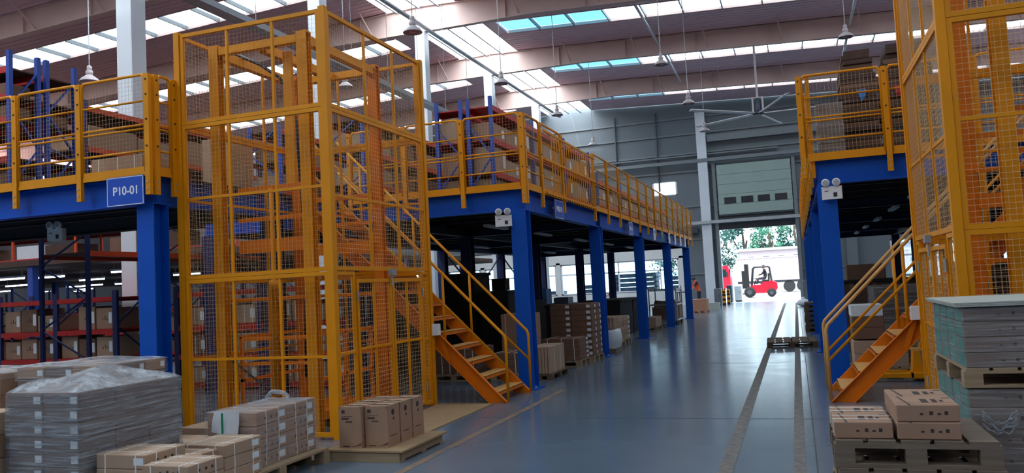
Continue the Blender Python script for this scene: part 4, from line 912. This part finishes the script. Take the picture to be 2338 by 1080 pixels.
film(0.45, 12.6, ZD, 0.8, 13.1, 4.05, 'clear film round cartons at the right railing corner', 'film_thin')

# ------------------------------------------------------------------ racks
def rack(label, x0, x1, y0, y1, z0, ztop, levels, run, bays, um='rack_blue', bm_='rack_orange', shelf='carton_brown', group=None, braces=True, uw=0.03):
    """pallet rack; run = axis of the beams; bays = number of bays along it"""
    t = thing('pallet_rack', label, 'rack', ((x0+x1)/2, (y0+y1)/2, z0), group)
    a0, a1, b0, b1 = (x0, x1, y0, y1) if run == 'X' else (y0, y1, x0, x1)
    def bx(a, a_, b, b_, z, z_): return B(a, b, z, a_, b_, z_) if run == 'X' else B(b, a, z, b_, a_, z_)
    def pt(a, b, z): return (a, b, z) if run == 'X' else (b, a, z)
    for k in range(bays+1):
        a = a0+(a1-a0)*k/bays
        for b in (b0+0.03, b1-0.03): bx(a-uw, a+uw, b-0.03, b+0.03, z0, ztop).build('upright', um, t)
        if braces:
            z = z0+0.2; s = 1
            while z+0.5 < ztop:
                p, q = pt(a, b0+0.05, z), pt(a, b1-0.05, z+0.5)
                if s < 0: p, q = pt(a, b1-0.05, z), pt(a, b0+0.05, z+0.5)
                MB().bar(p, q, 0.025, 0.025).build('brace', um, t); z += 0.55; s = -s
    for z in levels:
        for k in range(bays):
            p, q = a0+(a1-a0)*k/bays+uw, a0+(a1-a0)*(k+1)/bays-uw
            for b in (b0+0.02, b1-0.02): bx(p, q, b-0.018, b+0.018, z-0.09, z).build('beam', bm_, t)
            bx(p, q, b0+0.04, b1-0.04, z-0.03, z-0.01).build('shelf', shelf, t)
    return t
def fill(where, x0, x1, y0, y1, z, h, bays, per, m, parts=(), color='brown', p=0.9, axis='X', only=None):
    """cartons on one shelf, kept clear of the uprights of each bay"""
    a0, a1 = (x0, x1) if axis == 'X' else (y0, y1); n = 0
    for b in range(bays):
        s0 = a0+(a1-a0)*b/bays+0.09; s1 = a0+(a1-a0)*(b+1)/bays-0.09
        for i in range(per):
            n += 1
            if only and n not in only: continue
            if not only and random.random() > p: continue
            hh = h*random.uniform(0.65, 1.0); c = s0+(s1-s0)*(i+0.5)/per; sa = (s1-s0)/per-0.03
            cx_, cy_, sx, sy = (c, (y0+y1)/2, sa, y1-y0-0.12) if axis == 'X' else ((x0+x1)/2, c, x1-x0-0.12, sa)
            carton(cx_, cy_, z, sx, sy, hh, m if isinstance(m, str) else random.choice(m), '%s carton, %s from the %s end, %s' % (color, ORD[n], 'left' if axis == 'X' else 'near', where), 'cartons '+where, parts)
# double rack on the long mezzanine: end frames face the camera
rack('red-decked rack on the long mezzanine, left half of the double row', -5.84, -5.32, 13.0, 20.0, ZD, 4.93, (3.62, 4.2, 4.78), 'Y', 3, bm_='rack_red', shelf='rack_red')
rack('red-decked rack on the long mezzanine, right half of the double row', -5.24, -4.76, 13.0, 20.0, ZD, 4.93, (3.62, 4.2, 4.78), 'Y', 3, bm_='rack_red', shelf='rack_red')
for h_, (xa, xb) in (('left', (-5.84, -5.32)), ('right', (-5.24, -4.76))):
    for lv, z in (('deck level', ZD+0.002), ('first shelf', 3.622), ('second shelf', 4.202)):
        fill('%s, %s half of the double rack' % (lv, h_), xa, xb, 13.0, 20.0, z, 0.46, 3, 3, ('carton', 'carton_pale'), ('label_right',), 'kraft', 0.95, 'Y', (1,) if h_ == 'left' else ((1, 2) if z < 3.3 else None))
rack('orange-beamed rack on the long mezzanine behind the left lift', -8.2, -7.4, 13.2, 20.2, ZD, 5.0, (3.7, 4.3, 4.9), 'Y', 3)
for lv, z in (('first shelf', 3.702), ('second shelf', 4.302)): fill('%s of the rack behind the left lift' % lv, -8.2, -7.4, 13.2, 20.2, z, 0.45, 3, 2, ('carton', 'carton_pale', 'carton_dark'), (), 'kraft', 1.0, 'Y', (1, 2, 3, 4))
rack('orange-beamed rack deep on the long mezzanine', -9.95, -9.2, 13.2, 20.2, ZD, 5.0, (3.7, 4.3, 4.9), 'Y', 3)
for lv, z in (('first shelf', 3.702), ('second shelf', 4.302)): fill('%s of the deep mezzanine rack' % lv, -9.95, -9.2, 13.2, 20.2, z, 0.42, 3, 2, ('carton', 'carton_dark'), (), 'kraft', 1, 'Y', (1, 2, 3))
rack('far orange-beamed rack behind the long aisle railing', -5.6, -4.7, 20.6, 32.6, ZD, 4.5, (3.7, 4.3), 'Y', 4)
fill('first shelf behind the long aisle railing', -5.6, -4.7, 20.6, 32.6, 3.702, 0.5, 4, 3, ('carton', 'carton_pale'), ('label_right',), 'kraft', 0.95, 'Y')
fill('deck level behind the long aisle railing', -5.6, -4.7, 20.6, 32.6, ZD+0.002, 0.42, 4, 1, ('carton', 'carton_pale'), (), 'kraft', 1, 'Y')
# left mezzanine top
rack('blue rack on the near-left mezzanine, front of the double row', -14.5, -10.0, 8.08, 8.58, ZD, 5.22, (3.75, 4.3, 4.62, 5.0), 'X', 2, bm_='rack_red', shelf='carton_brown')
rack('blue rack on the near-left mezzanine, back of the double row', -14.5, -10.0, 8.66, 9.2, ZD, 5.22, (3.75, 4.3, 4.62, 5.0), 'X', 2, bm_='rack_red', shelf='carton_brown')
fill('second shelf, front rack on near-left mezzanine', -14.5, -10.0, 8.08, 8.58, 4.302, 0.2, 2, 2, ('carton_dark', 'carton'), (), 'brown', 1)
fill('third shelf, front rack on near-left mezzanine', -14.5, -10.0, 8.08, 8.58, 4.622, 0.25, 2, 2, ('carton_dark', 'carton'), (), 'brown', 1)
fill('deck level, front rack on near-left mezzanine', -14.5, -10.0, 8.08, 8.58, ZD+0.002, 0.45, 2, 2, ('carton_dark', 'carton'), (), 'brown', 1)
fill('second shelf, back rack on near-left mezzanine', -14.5, -10.0, 8.66, 9.2, 4.302, 0.2, 2, 2, ('carton_dark', 'carton'), (), 'brown', 1, 'X', (3, 4))
carton(-8.7, 8.9, ZD+0.001, 0.9, 0.5, 0.5, 'carton', 'kraft carton on the near-left deck beside the corner rail', None, ('straps_y',))
carton(-7.6, 9.6, ZD+0.001, 0.5, 0.5, 0.75, 'carton_pale', 'upright pale carton on deck between left rail and lift')
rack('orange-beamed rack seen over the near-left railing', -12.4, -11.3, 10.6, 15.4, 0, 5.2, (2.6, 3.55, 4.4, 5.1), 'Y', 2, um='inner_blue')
for lv, z in (('second shelf', 3.552), ('third shelf', 4.402)): fill('%s of rack over near-left railing' % lv, -12.4, -11.3, 10.6, 15.4, z, 0.5, 2, 2, ('carton', 'dark_box', 'paper'), (), 'mixed', 1, 'Y')
# ground racks under / behind the left mezzanine
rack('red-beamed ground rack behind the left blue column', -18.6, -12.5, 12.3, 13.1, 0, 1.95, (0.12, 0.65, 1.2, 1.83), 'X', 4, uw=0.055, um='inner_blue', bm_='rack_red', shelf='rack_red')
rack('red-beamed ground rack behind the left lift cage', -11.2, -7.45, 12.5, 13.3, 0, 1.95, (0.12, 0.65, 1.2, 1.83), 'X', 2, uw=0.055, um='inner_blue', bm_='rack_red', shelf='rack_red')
for lv, z, hh in (('bottom shelf', 0.122, 0.4), ('second shelf', 0.652, 0.42), ('third shelf', 1.202, 0.42)):
    if z > 0.5: fill('%s of the left ground rack' % lv, -18.6, -12.5, 12.3, 13.1, z, hh*1.1, 4, 3, ('carton', 'carton_pale', 'carton_dark'), ('label_front', 'print_front'), 'tan', 0.9)
    fill('%s of the ground rack behind the lift' % lv, -11.2, -7.45, 12.5, 13.3, z, hh, 2, 3, ('carton', 'carton_pale', 'carton_dark'), ('label_front', 'straps_y'), 'tan', 1)
# far mezzanine at the left with shelves and tube lights
t = thing('mezzanine', 'far dark mezzanine deep at the left with lit tubes beneath', 'mezzanine', (-25, 20, 0))
B(-40, 17.5, 2.95, -14.5, 40, 3.12).build('deck', 'carton_brown', t)
for x in (-39.8, -33, -27, -21, -14.7):
    for y in (17.7, 23, 29, 35): B(x-0.1, y-0.1, 0, x+0.1, y+0.1, 2.95).build('column', 'rack_blue', t)
TB = [(-23.5, 19.0), (-22.4, 19.5), (-29.1, 23.8), (-35.5, 33.0), (-31.5, 28.8), (-30.1, 28.4), (-28.6, 28.8), (-24.4, 23.0), (-22.6, 23.4), (-20.8, 23.8), (-39, 36), (-36.2, 28.9), (-19.0, 19.2), (-38.5, 33)]
for i, (x, y) in enumerate(TB):
    o = thing('tube_light', 'lit fluorescent tube under the far left mezzanine', 'lamp', (x, y, 2.7), 'lit tubes under the far left mezzanine')
    B(x-0.6, y-0.04, 2.72, x+0.6, y+0.04, 2.78).build('fitting', 'white', o); B(x-0.58, y-0.025, 2.67, x+0.58, y+0.025, 2.72).build('tube', 'tube', o)
    for dx in (-0.5, 0.5): B(x+dx-0.006, y-0.006, 2.78, x+dx+0.006, y+0.006, 2.95).build('hanger', 'galv', o)
rack('caged shelf rack with white boxes on the far left mezzanine', -32, -14.8, 18.0, 19.0, 3.12, 5.0, (3.2, 3.85, 4.4), 'X', 7, um='rack_orange', bm_='rack_red', braces=False)
fill('first shelf of the far-left caged rack', -32, -14.8, 18.0, 19.0, 3.202, 0.5, 7, 2, ('paper', 'carton_dark', 'carton_brown'), (), 'mixed', 0.9)
for k in range(2):
    rack('dark blue ground rack under the far left mezzanine, %s row' % ORD[k+1], -38, -15.4, 20.6+5*k, 21.5+5*k, 0, 2.5, (0.15, 0.8, 1.5), 'X', 9, bm_='rack_red', shelf='dark_box')
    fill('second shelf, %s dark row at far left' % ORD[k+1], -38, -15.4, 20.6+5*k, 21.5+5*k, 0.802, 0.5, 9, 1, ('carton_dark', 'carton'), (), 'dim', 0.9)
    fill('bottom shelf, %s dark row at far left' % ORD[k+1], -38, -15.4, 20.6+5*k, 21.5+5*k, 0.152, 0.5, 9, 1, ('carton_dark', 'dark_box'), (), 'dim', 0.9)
# ------------------------------------------------------------------ people
def person(label, loc, rz, joints, regions, hair=True, scale=1.0):
    """one continuous skinned body; joints name -> (pos, radius, parent); regions(co) -> material index list"""
    names = list(joints); me = bpy.data.meshes.new('person'); idx = {n: i for i, n in enumerate(names)}
    me.from_pydata([joints[n][0] for n in names], [(idx[n], idx[joints[n][2]]) for n in names if joints[n][2]], [])
    o = bpy.data.objects.new('person', me); C.objects.link(o); m = o.modifiers.new('skin', 'SKIN')
    for i, n in enumerate(names):
        sv = me.skin_vertices[0].data[i]; r = joints[n][1]; sv.radius = (r, r) if not isinstance(r, tuple) else r; sv.use_root = (n == 'pelvis')
    s = o.modifiers.new('sub', 'SUBSURF'); s.levels = 2; s.render_levels = 2
    bpy.context.view_layer.update(); dg = bpy.context.evaluated_depsgraph_get(); me2 = bpy.data.meshes.new_from_object(o.evaluated_get(dg))
    o.modifiers.clear(); o.data = me2; me2.materials.clear(); mats = ['skin', 'shirt_dark', 'trousers', 'vest', 'black']
    for k in mats: me2.materials.append(MAT[k])
    for p in me2.polygons: p.material_index = mats.index(regions(p.center)); p.use_smooth = True
    tag(o, label, 'person'); o.location = loc; o.rotation_euler.z = rz; o.scale = (scale,)*3
    h = Vector(joints['head'][0])
    if hair:
        mb = MB(); mb.lathe([(0.02, 0.125), (0.07, 0.11), (0.1, 0.06), (0.107, 0.0), (0.1, -0.03)], (h.x, h.y+0.012, h.z), 14); c = mb.build('hair', 'hair', None, smooth=True); c.parent = o; c.location = (0, 0, 0)
    for nm, dx, dz, r, m_ in (('eye', 0.034, 0.01, 0.011, 'black'), ('eye', -0.034, 0.01, 0.011, 'black'), ('nose', 0, -0.025, 0.016, 'skin'), ('mouth', 0, -0.06, 0.014, 'vest'), ('ear', 0.098, -0.01, 0.02, 'skin'), ('ear', -0.098, -0.01, 0.02, 'skin')):
        y = -0.085 if nm != 'ear' else 0.0
        c = MB().lathe([(r*0.3, -r), (r*0.9, -r*0.5), (r, 0), (r*0.9, r*0.5), (r*0.3, r)], (h.x+dx, h.y+y, h.z+dz), 8).build(nm, m_, None, smooth=True); c.parent = o; c.location = (0, 0, 0)
    return o
def hand(j, side, wrist, elbow, d):
    """five finger chains rooted in the palm"""
    w_ = Vector(wrist); d = Vector(d).normalized(); sx = 1 if side == 'l' else -1; a = d.cross(Vector((0, 0, 1))); a = a.normalized() if a.length > 0.1 else Vector((1, 0, 0))
    pm = w_+d*0.06; j['palm_'+side] = (tuple(pm), 0.032, 'wrist_'+side)
    for i, (off, ln) in enumerate(((-0.03, 0.062), (-0.01, 0.075), (0.01, 0.07), (0.028, 0.055))):
        b = pm+d*0.035+a*off; j['f%d%s' % (i, side)] = (tuple(b), 0.011, 'palm_'+side); j['g%d%s' % (i, side)] = (tuple(b+d*ln*0.8+Vector((0, 0, -0.02))), 0.009, 'f%d%s' % (i, side))
    j['t0'+side] = (tuple(pm-a*0.04+d*0.005), 0.012, 'palm_'+side); j['t1'+side] = (tuple(pm-a*0.055+d*0.045), 0.01, 't0'+side)
def standing(lean=0.0, arms=((0.22, -0.12, 1.02), (-0.22, -0.12, 1.02)), wr=((0.2, -0.3, 0.98), (-0.2, -0.3, 0.98)), head=(0, -0.02, 1.62)):
    L = lean; j = {}
    j['pelvis'] = ((0, 0, 0.95), 0.14, None); j['waist'] = ((0, -0.3*L, 1.12), 0.135, 'pelvis'); j['chest'] = ((0, -0.7*L, 1.32), 0.165, 'waist'); j['neck'] = ((0, -1.0*L, 1.47), 0.06, 'chest')
    j['head'] = (head, 0.098, 'neck'); j['crown'] = ((head[0], head[1], head[2]+0.07), 0.085, 'head')
    for s, sx in (('l', 1), ('r', -1)):
        i = 0 if s == 'l' else 1
        j['shoulder_'+s] = ((0.19*sx, -0.8*L, 1.4), 0.065, 'chest'); j['elbow_'+s] = (arms[i], 0.045, 'shoulder_'+s); j['wrist_'+s] = (wr[i], 0.032, 'elbow_'+s)
        hand(j, s, wr[i], arms[i], Vector(wr[i])-Vector(arms[i]))
        j['hip_'+s] = ((0.1*sx, 0, 0.88), 0.095, 'pelvis'); j['knee_'+s] = ((0.11*sx, -0.02, 0.48), 0.065, 'hip_'+s); j['ankle_'+s] = ((0.11*sx, 0.02, 0.09), 0.045, 'knee_'+s); j['toe_'+s] = ((0.12*sx, -0.15, 0.045), 0.04, 'ankle_'+s)
    return j
def reg_vest(c):
    if c.z > 1.5: return 'skin'
    if c.z < 0.1: return 'black'
    if c.z < 0.92: return 'trousers' if abs(c.x) < 0.26 and c.y > -0.2 else 'skin'
    if abs(c.x) < 0.2 and c.y > -0.32: return 'vest'
    return 'shirt_dark' if c.y > -0.3 else 'skin'
def reg_dark(c):
    if c.z > 1.5: return 'skin'
    if c.z < 0.1: return 'black'
    if c.z < 0.92: return 'trousers' if abs(c.x) < 0.2 else 'skin'
    return 'shirt_dark' if abs(c.x) < 0.26 and c.y > -0.2 else 'skin'
person('person in an orange vest bending over a work table by the far wall', (-4.98, 44.5, 0), math.radians(-70), standing(0.2, ((0.24, -0.32, 1.12), (-0.24, -0.32, 1.12)), ((0.14, -0.52, 0.98), (-0.14, -0.52, 0.98)), (0, -0.27, 1.56)), reg_vest, scale=0.98)
person('bald person in dark clothes standing behind the covered blocks under the mezzanine', (-8.25, 38.0, 0), math.radians(-60), standing(0.05), reg_dark, hair=False)
t = thing('work_table', 'dark work table in front of the person in orange', 'table', (-5.7, 44.3, 0))
B(-6.1, 43.8, 0.86, -5.4, 44.8, 0.9).build('table_top', 'dark_box', t)
for x in (-6.05, -5.45):
    for y in (43.85, 44.75): B(x-0.025, y-0.025, 0, x+0.025, y+0.025, 0.86).build('leg', 'dark_steel', t)
carton(-5.75, 44.3, 0.902, 0.3, 0.4, 0.14, 'paper', 'white box on the work table by the far wall')
# things near the door
pallet(-4.58, 37.6, 0, -3.9, 38.6, 0.12, 'pallet under the pinkish timber crate near the door', 'wood_pink')
t = thing('timber_crate', 'pinkish boarded timber crate near the far door', 'crate', (-4.24, 38.1, 0.12))
for k in range(4):
    B(-4.57, 37.62, 0.122+0.125*k, -3.91, 37.64, 0.24+0.125*k).build('board', 'wood_pink', t); B(-3.93, 37.64, 0.122+0.125*k, -3.91, 38.58, 0.24+0.125*k).build('board', 'wood_pink', t)
B(-4.56, 37.64, 0.125, -3.93, 38.57, 0.61).build('core', 'wood_pink', t); B(-4.58, 37.61, 0.61, -3.9, 38.59, 0.625).build('lid', 'wood_pink', t)
carton(-3.85, 40.7, 0, 0.5, 0.5, 0.35, 'hardboard', 'pale box on the floor behind the timber crate')
for k, (x, y) in enumerate(((-3.86, 46.6), (-3.75, 48.2))):
    t = thing('bollard', 'black and yellow striped floor barrier by the door, %s' % ('nearer' if k == 0 else 'farther'), 'bollard', (x, y, 0), 'striped barriers')
    for q in range(6): B(x-0.09, y-0.1, 0.13*q, x+0.09, y+0.1, 0.13*(q+1)).build('stripe', 'black' if (q % 2 == 0) else 'yellow', t)
    MB().lathe([(0.09, -0.1), (0.09, 0.1)], (x, y, 0.78), 14, 'Y').build('cap', 'yellow', t)
def cabinet(x0, y0, x1, y1, z1, m, lab):
    t = thing('metal_cabinet', lab, 'cabinet', ((x0+x1)/2, (y0+y1)/2, 0))
    B(x0, y0, 0.06, x1, y1, z1).build('body', m, t); B(x0+0.02, y0+0.02, 0, x1-0.02, y1-0.02, 0.06).build('plinth', 'black', t)
    B(x1, y0+0.04, 0.1, x1+0.01, y1-0.04, z1-0.05).build('door', m, t); B(x0+0.04, y0-0.01, 0.1, x1-0.04, y0, z1-0.05).build('door', m, t); B(x1-0.1, y0-0.025, z1*0.5, x1-0.08, y0-0.01, z1*0.65).build('handle', 'dark_steel', t)
cabinet(-4.4, 46.6, -4.02, 47.2, 0.95, 'wall', 'grey cabinet against the pilaster left of the door')
cabinet(-4.1, 51.6, -3.8, 52.6, 1.05, 'grey_plastic', 'dark cabinet just outside the door on the left')
cabinet(-3.72, 52.8, -3.3, 53.8, 0.95, 'white', 'white cabinet outside the door beside the forklift')
cabinet(0.28, 43.7, 0.6, 44.3, 1.2, 'wall', 'slim grey cabinet right of the door')
t = thing('rubbish_bag', 'crumpled wrapped bundle on the floor right of the door', 'bag', (0.2, 41.0, 0))
MB().lathe([(0.1, 0.0), (0.26, 0.06), (0.3, 0.18), (0.22, 0.3), (0.06, 0.36)], (0.24, 41.0, 0), 10).build('bundle', 'bag', t, smooth=True); MB().lathe([(0.05, 0.34), (0.09, 0.4), (0.04, 0.44)], (0.24, 41, 0), 8).build('knot', 'bag', t)

# ------------------------------------------------------------------ outside
t = thing('forklift', 'red forklift driving past outside the open door', 'forklift', (-2.55, 61, 0))
fx0 = -3.5
MB().prism([(-3.1, 0.25), (-1.75, 0.25), (-1.6, 0.4), (-1.55, 0.75), (-1.7, 0.92), (-2.3, 0.92), (-2.4, 0.75), (-3.0, 0.72), (-3.1, 0.6)], 'Y', 60.55, 61.45).build('body', 'red', t)
MB().prism([(-1.95, 0.3), (-1.6, 0.34), (-1.5, 0.5), (-1.52, 0.82), (-1.75, 0.95), (-1.95, 0.95)], 'Y', 60.52, 61.48).build('counterweight', 'red', t)
for y in (60.62, 61.38):
    for x, a in ((-3.28, 0), (-3.18, 0)): B(x-0.05, y-0.06, 0.15, x+0.05, y+0.06, 2.0).build('mast_rail', 'black', t)
    B(-3.9, y-0.05, 0.2, -3.28, y+0.05, 0.25).build('fork', 'black', t)
    MB().path([(-2.98, y, 0.7), (-2.85, y, 1.72), (-2.75, y, 1.8), (-1.98, y, 1.8), (-1.9, y, 1.74), (-1.82, y, 0.92)], 0.05, 8).build('guard_frame', 'black', t)
B(-3.5, 60.6, 0.55, -3.34, 61.4, 1.6).build('load_backrest', 'black', t); B(-3.3, 60.62, 1.86, -3.16, 61.38, 1.98).build('mast_head', 'black', t)
for x in (-2.7, -2.5, -2.3, -2.1): B(x-0.02, 60.62, 1.79, x+0.02, 61.38, 1.82).build('guard_slat', 'black', t)
B(-2.35, 60.75, 0.92, -1.95, 61.25, 1.02).build('seat', 'black', t); B(-2.02, 60.75, 1.02, -1.92, 61.25, 1.4).build('seat_back', 'black', t)
MB().tube((-2.85, 61, 0.7), (-2.68, 61, 1.1), 0.025).build('steering_column', 'black', t); MB().lathe([(0.13, 0), (0.15, 0.015), (0.13, 0.03)], (-2.68, 61, 1.1), 14).build('steering_wheel', 'black', t)
for x, r in ((-3.1, 0.32), (-1.85, 0.25)):
    for y in (60.5, 61.5):
        q = MB().lathe([(r*0.5, -0.1), (r*0.92, -0.1), (r, -0.06), (r, 0.06), (r*0.92, 0.1), (r*0.5, 0.1)], (x, y, r), 20, 'Y').build('wheel', 'rubber', t, smooth=True)
        MB().lathe([(r*0.45, -0.11), (r*0.45, 0.11)], (x, y, r), 14, 'Y').build('wheel_hub', 'dark_steel', q)
def seated():
    j = {'pelvis': ((0, 0, 0.12), 0.14, None)}; j['waist'] = ((0, 0.0, 0.3), 0.13, 'pelvis'); j['chest'] = ((0, -0.03, 0.5), 0.16, 'waist'); j['neck'] = ((0, -0.06, 0.65), 0.06, 'chest')
    j['head'] = ((0, -0.1, 0.78), 0.098, 'neck'); j['crown'] = ((0, -0.1, 0.85), 0.085, 'head')
    for s, sx in (('l', 1), ('r', -1)):
        j['shoulder_'+s] = ((0.19*sx, -0.03, 0.58), 0.065, 'chest'); j['elbow_'+s] = ((0.22*sx, -0.2, 0.36), 0.045, 'shoulder_'+s); w_ = (0.12*sx, -0.4, 0.3); j['wrist_'+s] = (w_, 0.032, 'elbow_'+s); hand(j, s, w_, None, (-0.1*sx, -0.3, 0.02))
        j['hip_'+s] = ((0.1*sx, -0.06, 0.1), 0.095, 'pelvis'); j['knee_'+s] = ((0.12*sx, -0.46, 0.08), 0.065, 'hip_'+s); j['ankle_'+s] = ((0.12*sx, -0.5, -0.2), 0.045, 'knee_'+s); j['toe_'+s] = ((0.12*sx, -0.62, -0.24), 0.04, 'ankle_'+s)
    return j
person('driver in dark clothes seated on the red forklift', (-2.15, 61, 1.02), math.radians(-90), seated(), lambda c: 'skin' if c.z > 0.66 or (c.y < -0.38 and c.z > 0.2) else ('shirt_dark' if c.z > 0.2 else 'trousers'))
for o_ in [o for o in C.objects if o.get('label') == 'driver in dark clothes seated on the red forklift']:
    o_.scale = (1.18,)*3; o_.location = (-2.55+0.4*1.2, 61, 1.02*1.2)
for o_ in [o for o in C.objects if o.get('category') == 'forklift']: o_.scale = (1.2,)*3
# trailer with container
t = thing('semi_trailer', 'long pale container trailer parked across the yard', 'trailer', (0, 75, 0))
B(-4.9, 74, 1.05, 9, 76.4, 3.1).build('container', 'trailer', t); x = -4.85
while x < 9: B(x, 73.96, 1.1, x+0.09, 74.0, 3.02).build('corrugation', 'trailer', t); x += 0.24
B(-4.95, 73.95, 3.02, 9, 76.45, 3.14).build('top_rail', 'trailer', t); B(-4.9, 74.2, 0.85, 9, 76.2, 1.05).build('chassis', 'dark_steel', t)
for x in (-0.6, 0.5, 1.6):
    for y in (74.3, 76.1): MB().lathe([(0.25, -0.15), (0.48, -0.14), (0.5, -0.1), (0.5, 0.1), (0.48, 0.14), (0.25, 0.15)], (x, y, 0.5), 18, 'Y').build('wheel', 'rubber', t)
B(-3.0, 74.3, 0.0, -2.85, 74.45, 0.85).build('landing_leg', 'dark_steel', t); B(-3.0, 75.9, 0.0, -2.85, 76.05, 0.85).build('landing_leg', 'dark_steel', t)
t = thing('truck_cab', 'red truck cab partly hidden by the left door jamb', 'truck', (-6.2, 71, 0))
MB().prism([(-7.4, 0.6), (-5.2, 0.6), (-5.2, 1.5), (-5.35, 2.5), (-7.4, 2.5)], 'Y', 70, 72.2).build('cab', 'red', t); B(-5.26, 70.2, 1.55, -5.2, 72.0, 2.2).build('windscreen', 'dark_glass', t); B(-6.6, 69.98, 1.55, -5.5, 70.0, 2.2).build('side_window', 'dark_glass', t)
B(-5.2, 70, 0.5, -5.05, 72.2, 0.8).build('bumper', 'galv', t); B(-5.5, 69.8, 1.6, -5.4, 69.98, 2.0).build('mirror', 'black', t)
for y in (70.1, 72.1): MB().lathe([(0.25, -0.15), (0.48, -0.14), (0.5, 0), (0.48, 0.14), (0.25, 0.15)], (-6.3, y, 0.5), 18, 'Y').build('wheel', 'rubber', t)
t = thing('yard_building', 'pale low building behind the container trailer', 'building', (0, 88, 0))
B(-5.5, 88, 0, 14, 92, 4.1).build('wall', 'trailer', t); B(-5.8, 87.6, 4.1, 14, 92.4, 4.35).build('roof', 'concrete', t)
for k in range(9): B(-4.6+1.5*k, 87.97, 2.9, -4.0+1.5*k, 88.0, 3.5).build('window', 'grey_plastic', t)
B(-4.9, 87.7, 2.45, 14, 88.0, 2.55).build('ledge', 'girt', t)
def tree(x, y, h, r, m, lab, seed):
    rr = random.Random(seed); t = thing('tree', lab, 'tree', (x, y, 0), 'trees beyond the yard')
    MB().path([(x, y, 0), (x+0.1, y, h*0.4), (x-0.05, y, h*0.75)], 0.13, 8).build('trunk', 'bark', t)
    for k in range(5):
        a = k*1.26; MB().path([(x, y, h*0.35), (x+math.cos(a)*r*0.5, y+math.sin(a)*r*0.5, h*0.6)], 0.07, 6).build('branch', 'bark', t)
    mb = MB()
    for c in range(34):
        a, b, q = rr.uniform(0, 2*PI), rr.uniform(-0.9, 1), rr.uniform(0.3, 1)**0.5; cc = Vector((x+math.cos(a)*r*q, y+math.sin(a)*r*q, h*0.56+b*h*0.4)); cr = rr.uniform(0.5, 1.0)*r*0.36
        for _ in range(70):
            d = Vector((rr.gauss(0, 1), rr.gauss(0, 1), rr.gauss(0, 1))).normalized(); p = cc+d*cr*rr.uniform(0.6, 1.05); s = rr.uniform(0.1, 0.2)
            u = d.cross(Vector((rr.gauss(0, 1), rr.gauss(0, 1), rr.gauss(0, 1)))).normalized(); v = (u.cross(d)+d*rr.uniform(-0.6, 0.6)).normalized()
            mb.add([p-u*s, p-v*s*0.6, p+u*s, p+v*s*0.6], [(0, 1, 2, 3)])
    mb.build('foliage', m, t, kind='stuff')
for i, (x, y, h, r, m, lab) in enumerate(((-9.0, 96, 9.0, 3.2, 'leaf', 'dense green tree seen at left of the open door'), (-5.6, 99, 9.5, 2.6, 'leaf', 'dark green tree second from the left jamb'), (-2.6, 97, 9.0, 2.3, 'leaf_light', 'pale thin tree in the middle of the doorway'), (0.2, 98, 9.4, 2.4, 'leaf', 'dark green tree right of the doorway middle'), (3.4, 97, 8.8, 2.4, 'leaf_light', 'pale tree at the right door jamb'), (-13, 97, 8, 3, 'leaf', 'dark tree outside seen through wall windows'))): tree(x, y, h, r, m, lab, 11+i)
# stacked crates outside the windows
for i, (x0, x1, zt) in enumerate(((-11.4, -9.8, 2.1), (-9.6, -8.6, 2.3), (-7.9, -6.9, 1.9), (-13.9, -12.4, 1.5), (-16.6, -15.0, 1.3), (-19.8, -18.0, 1.4))):
    z = 0.0; k = 0
    while z < zt-0.2:
        h = 0.9 if k == 0 else 0.3; k += 1
        t = thing('yard_crate', 'dark crate outside the windows, %s pile from the right, %s one up' % (ORD[(3, 2, 1, 4, 5, 6)[i]], ORD[k]), 'crate', ((x0+x1)/2, 53.5, z), 'crates stacked outside the windows')
        B(x0, 53, z+0.05, x1, 54.2, z+h-0.03).build('body', 'grey_plastic', t); B(x0-0.02, 52.98, z+h-0.03, x1+0.02, 54.22, z+h).build('rim', 'dark_box', t)
        for dx in (0.1, (x1-x0)-0.1): B(x0+dx-0.06, 53, z, x0+dx+0.06, 54.2, z+0.05).build('runner', 'dark_box', t)
        z += h
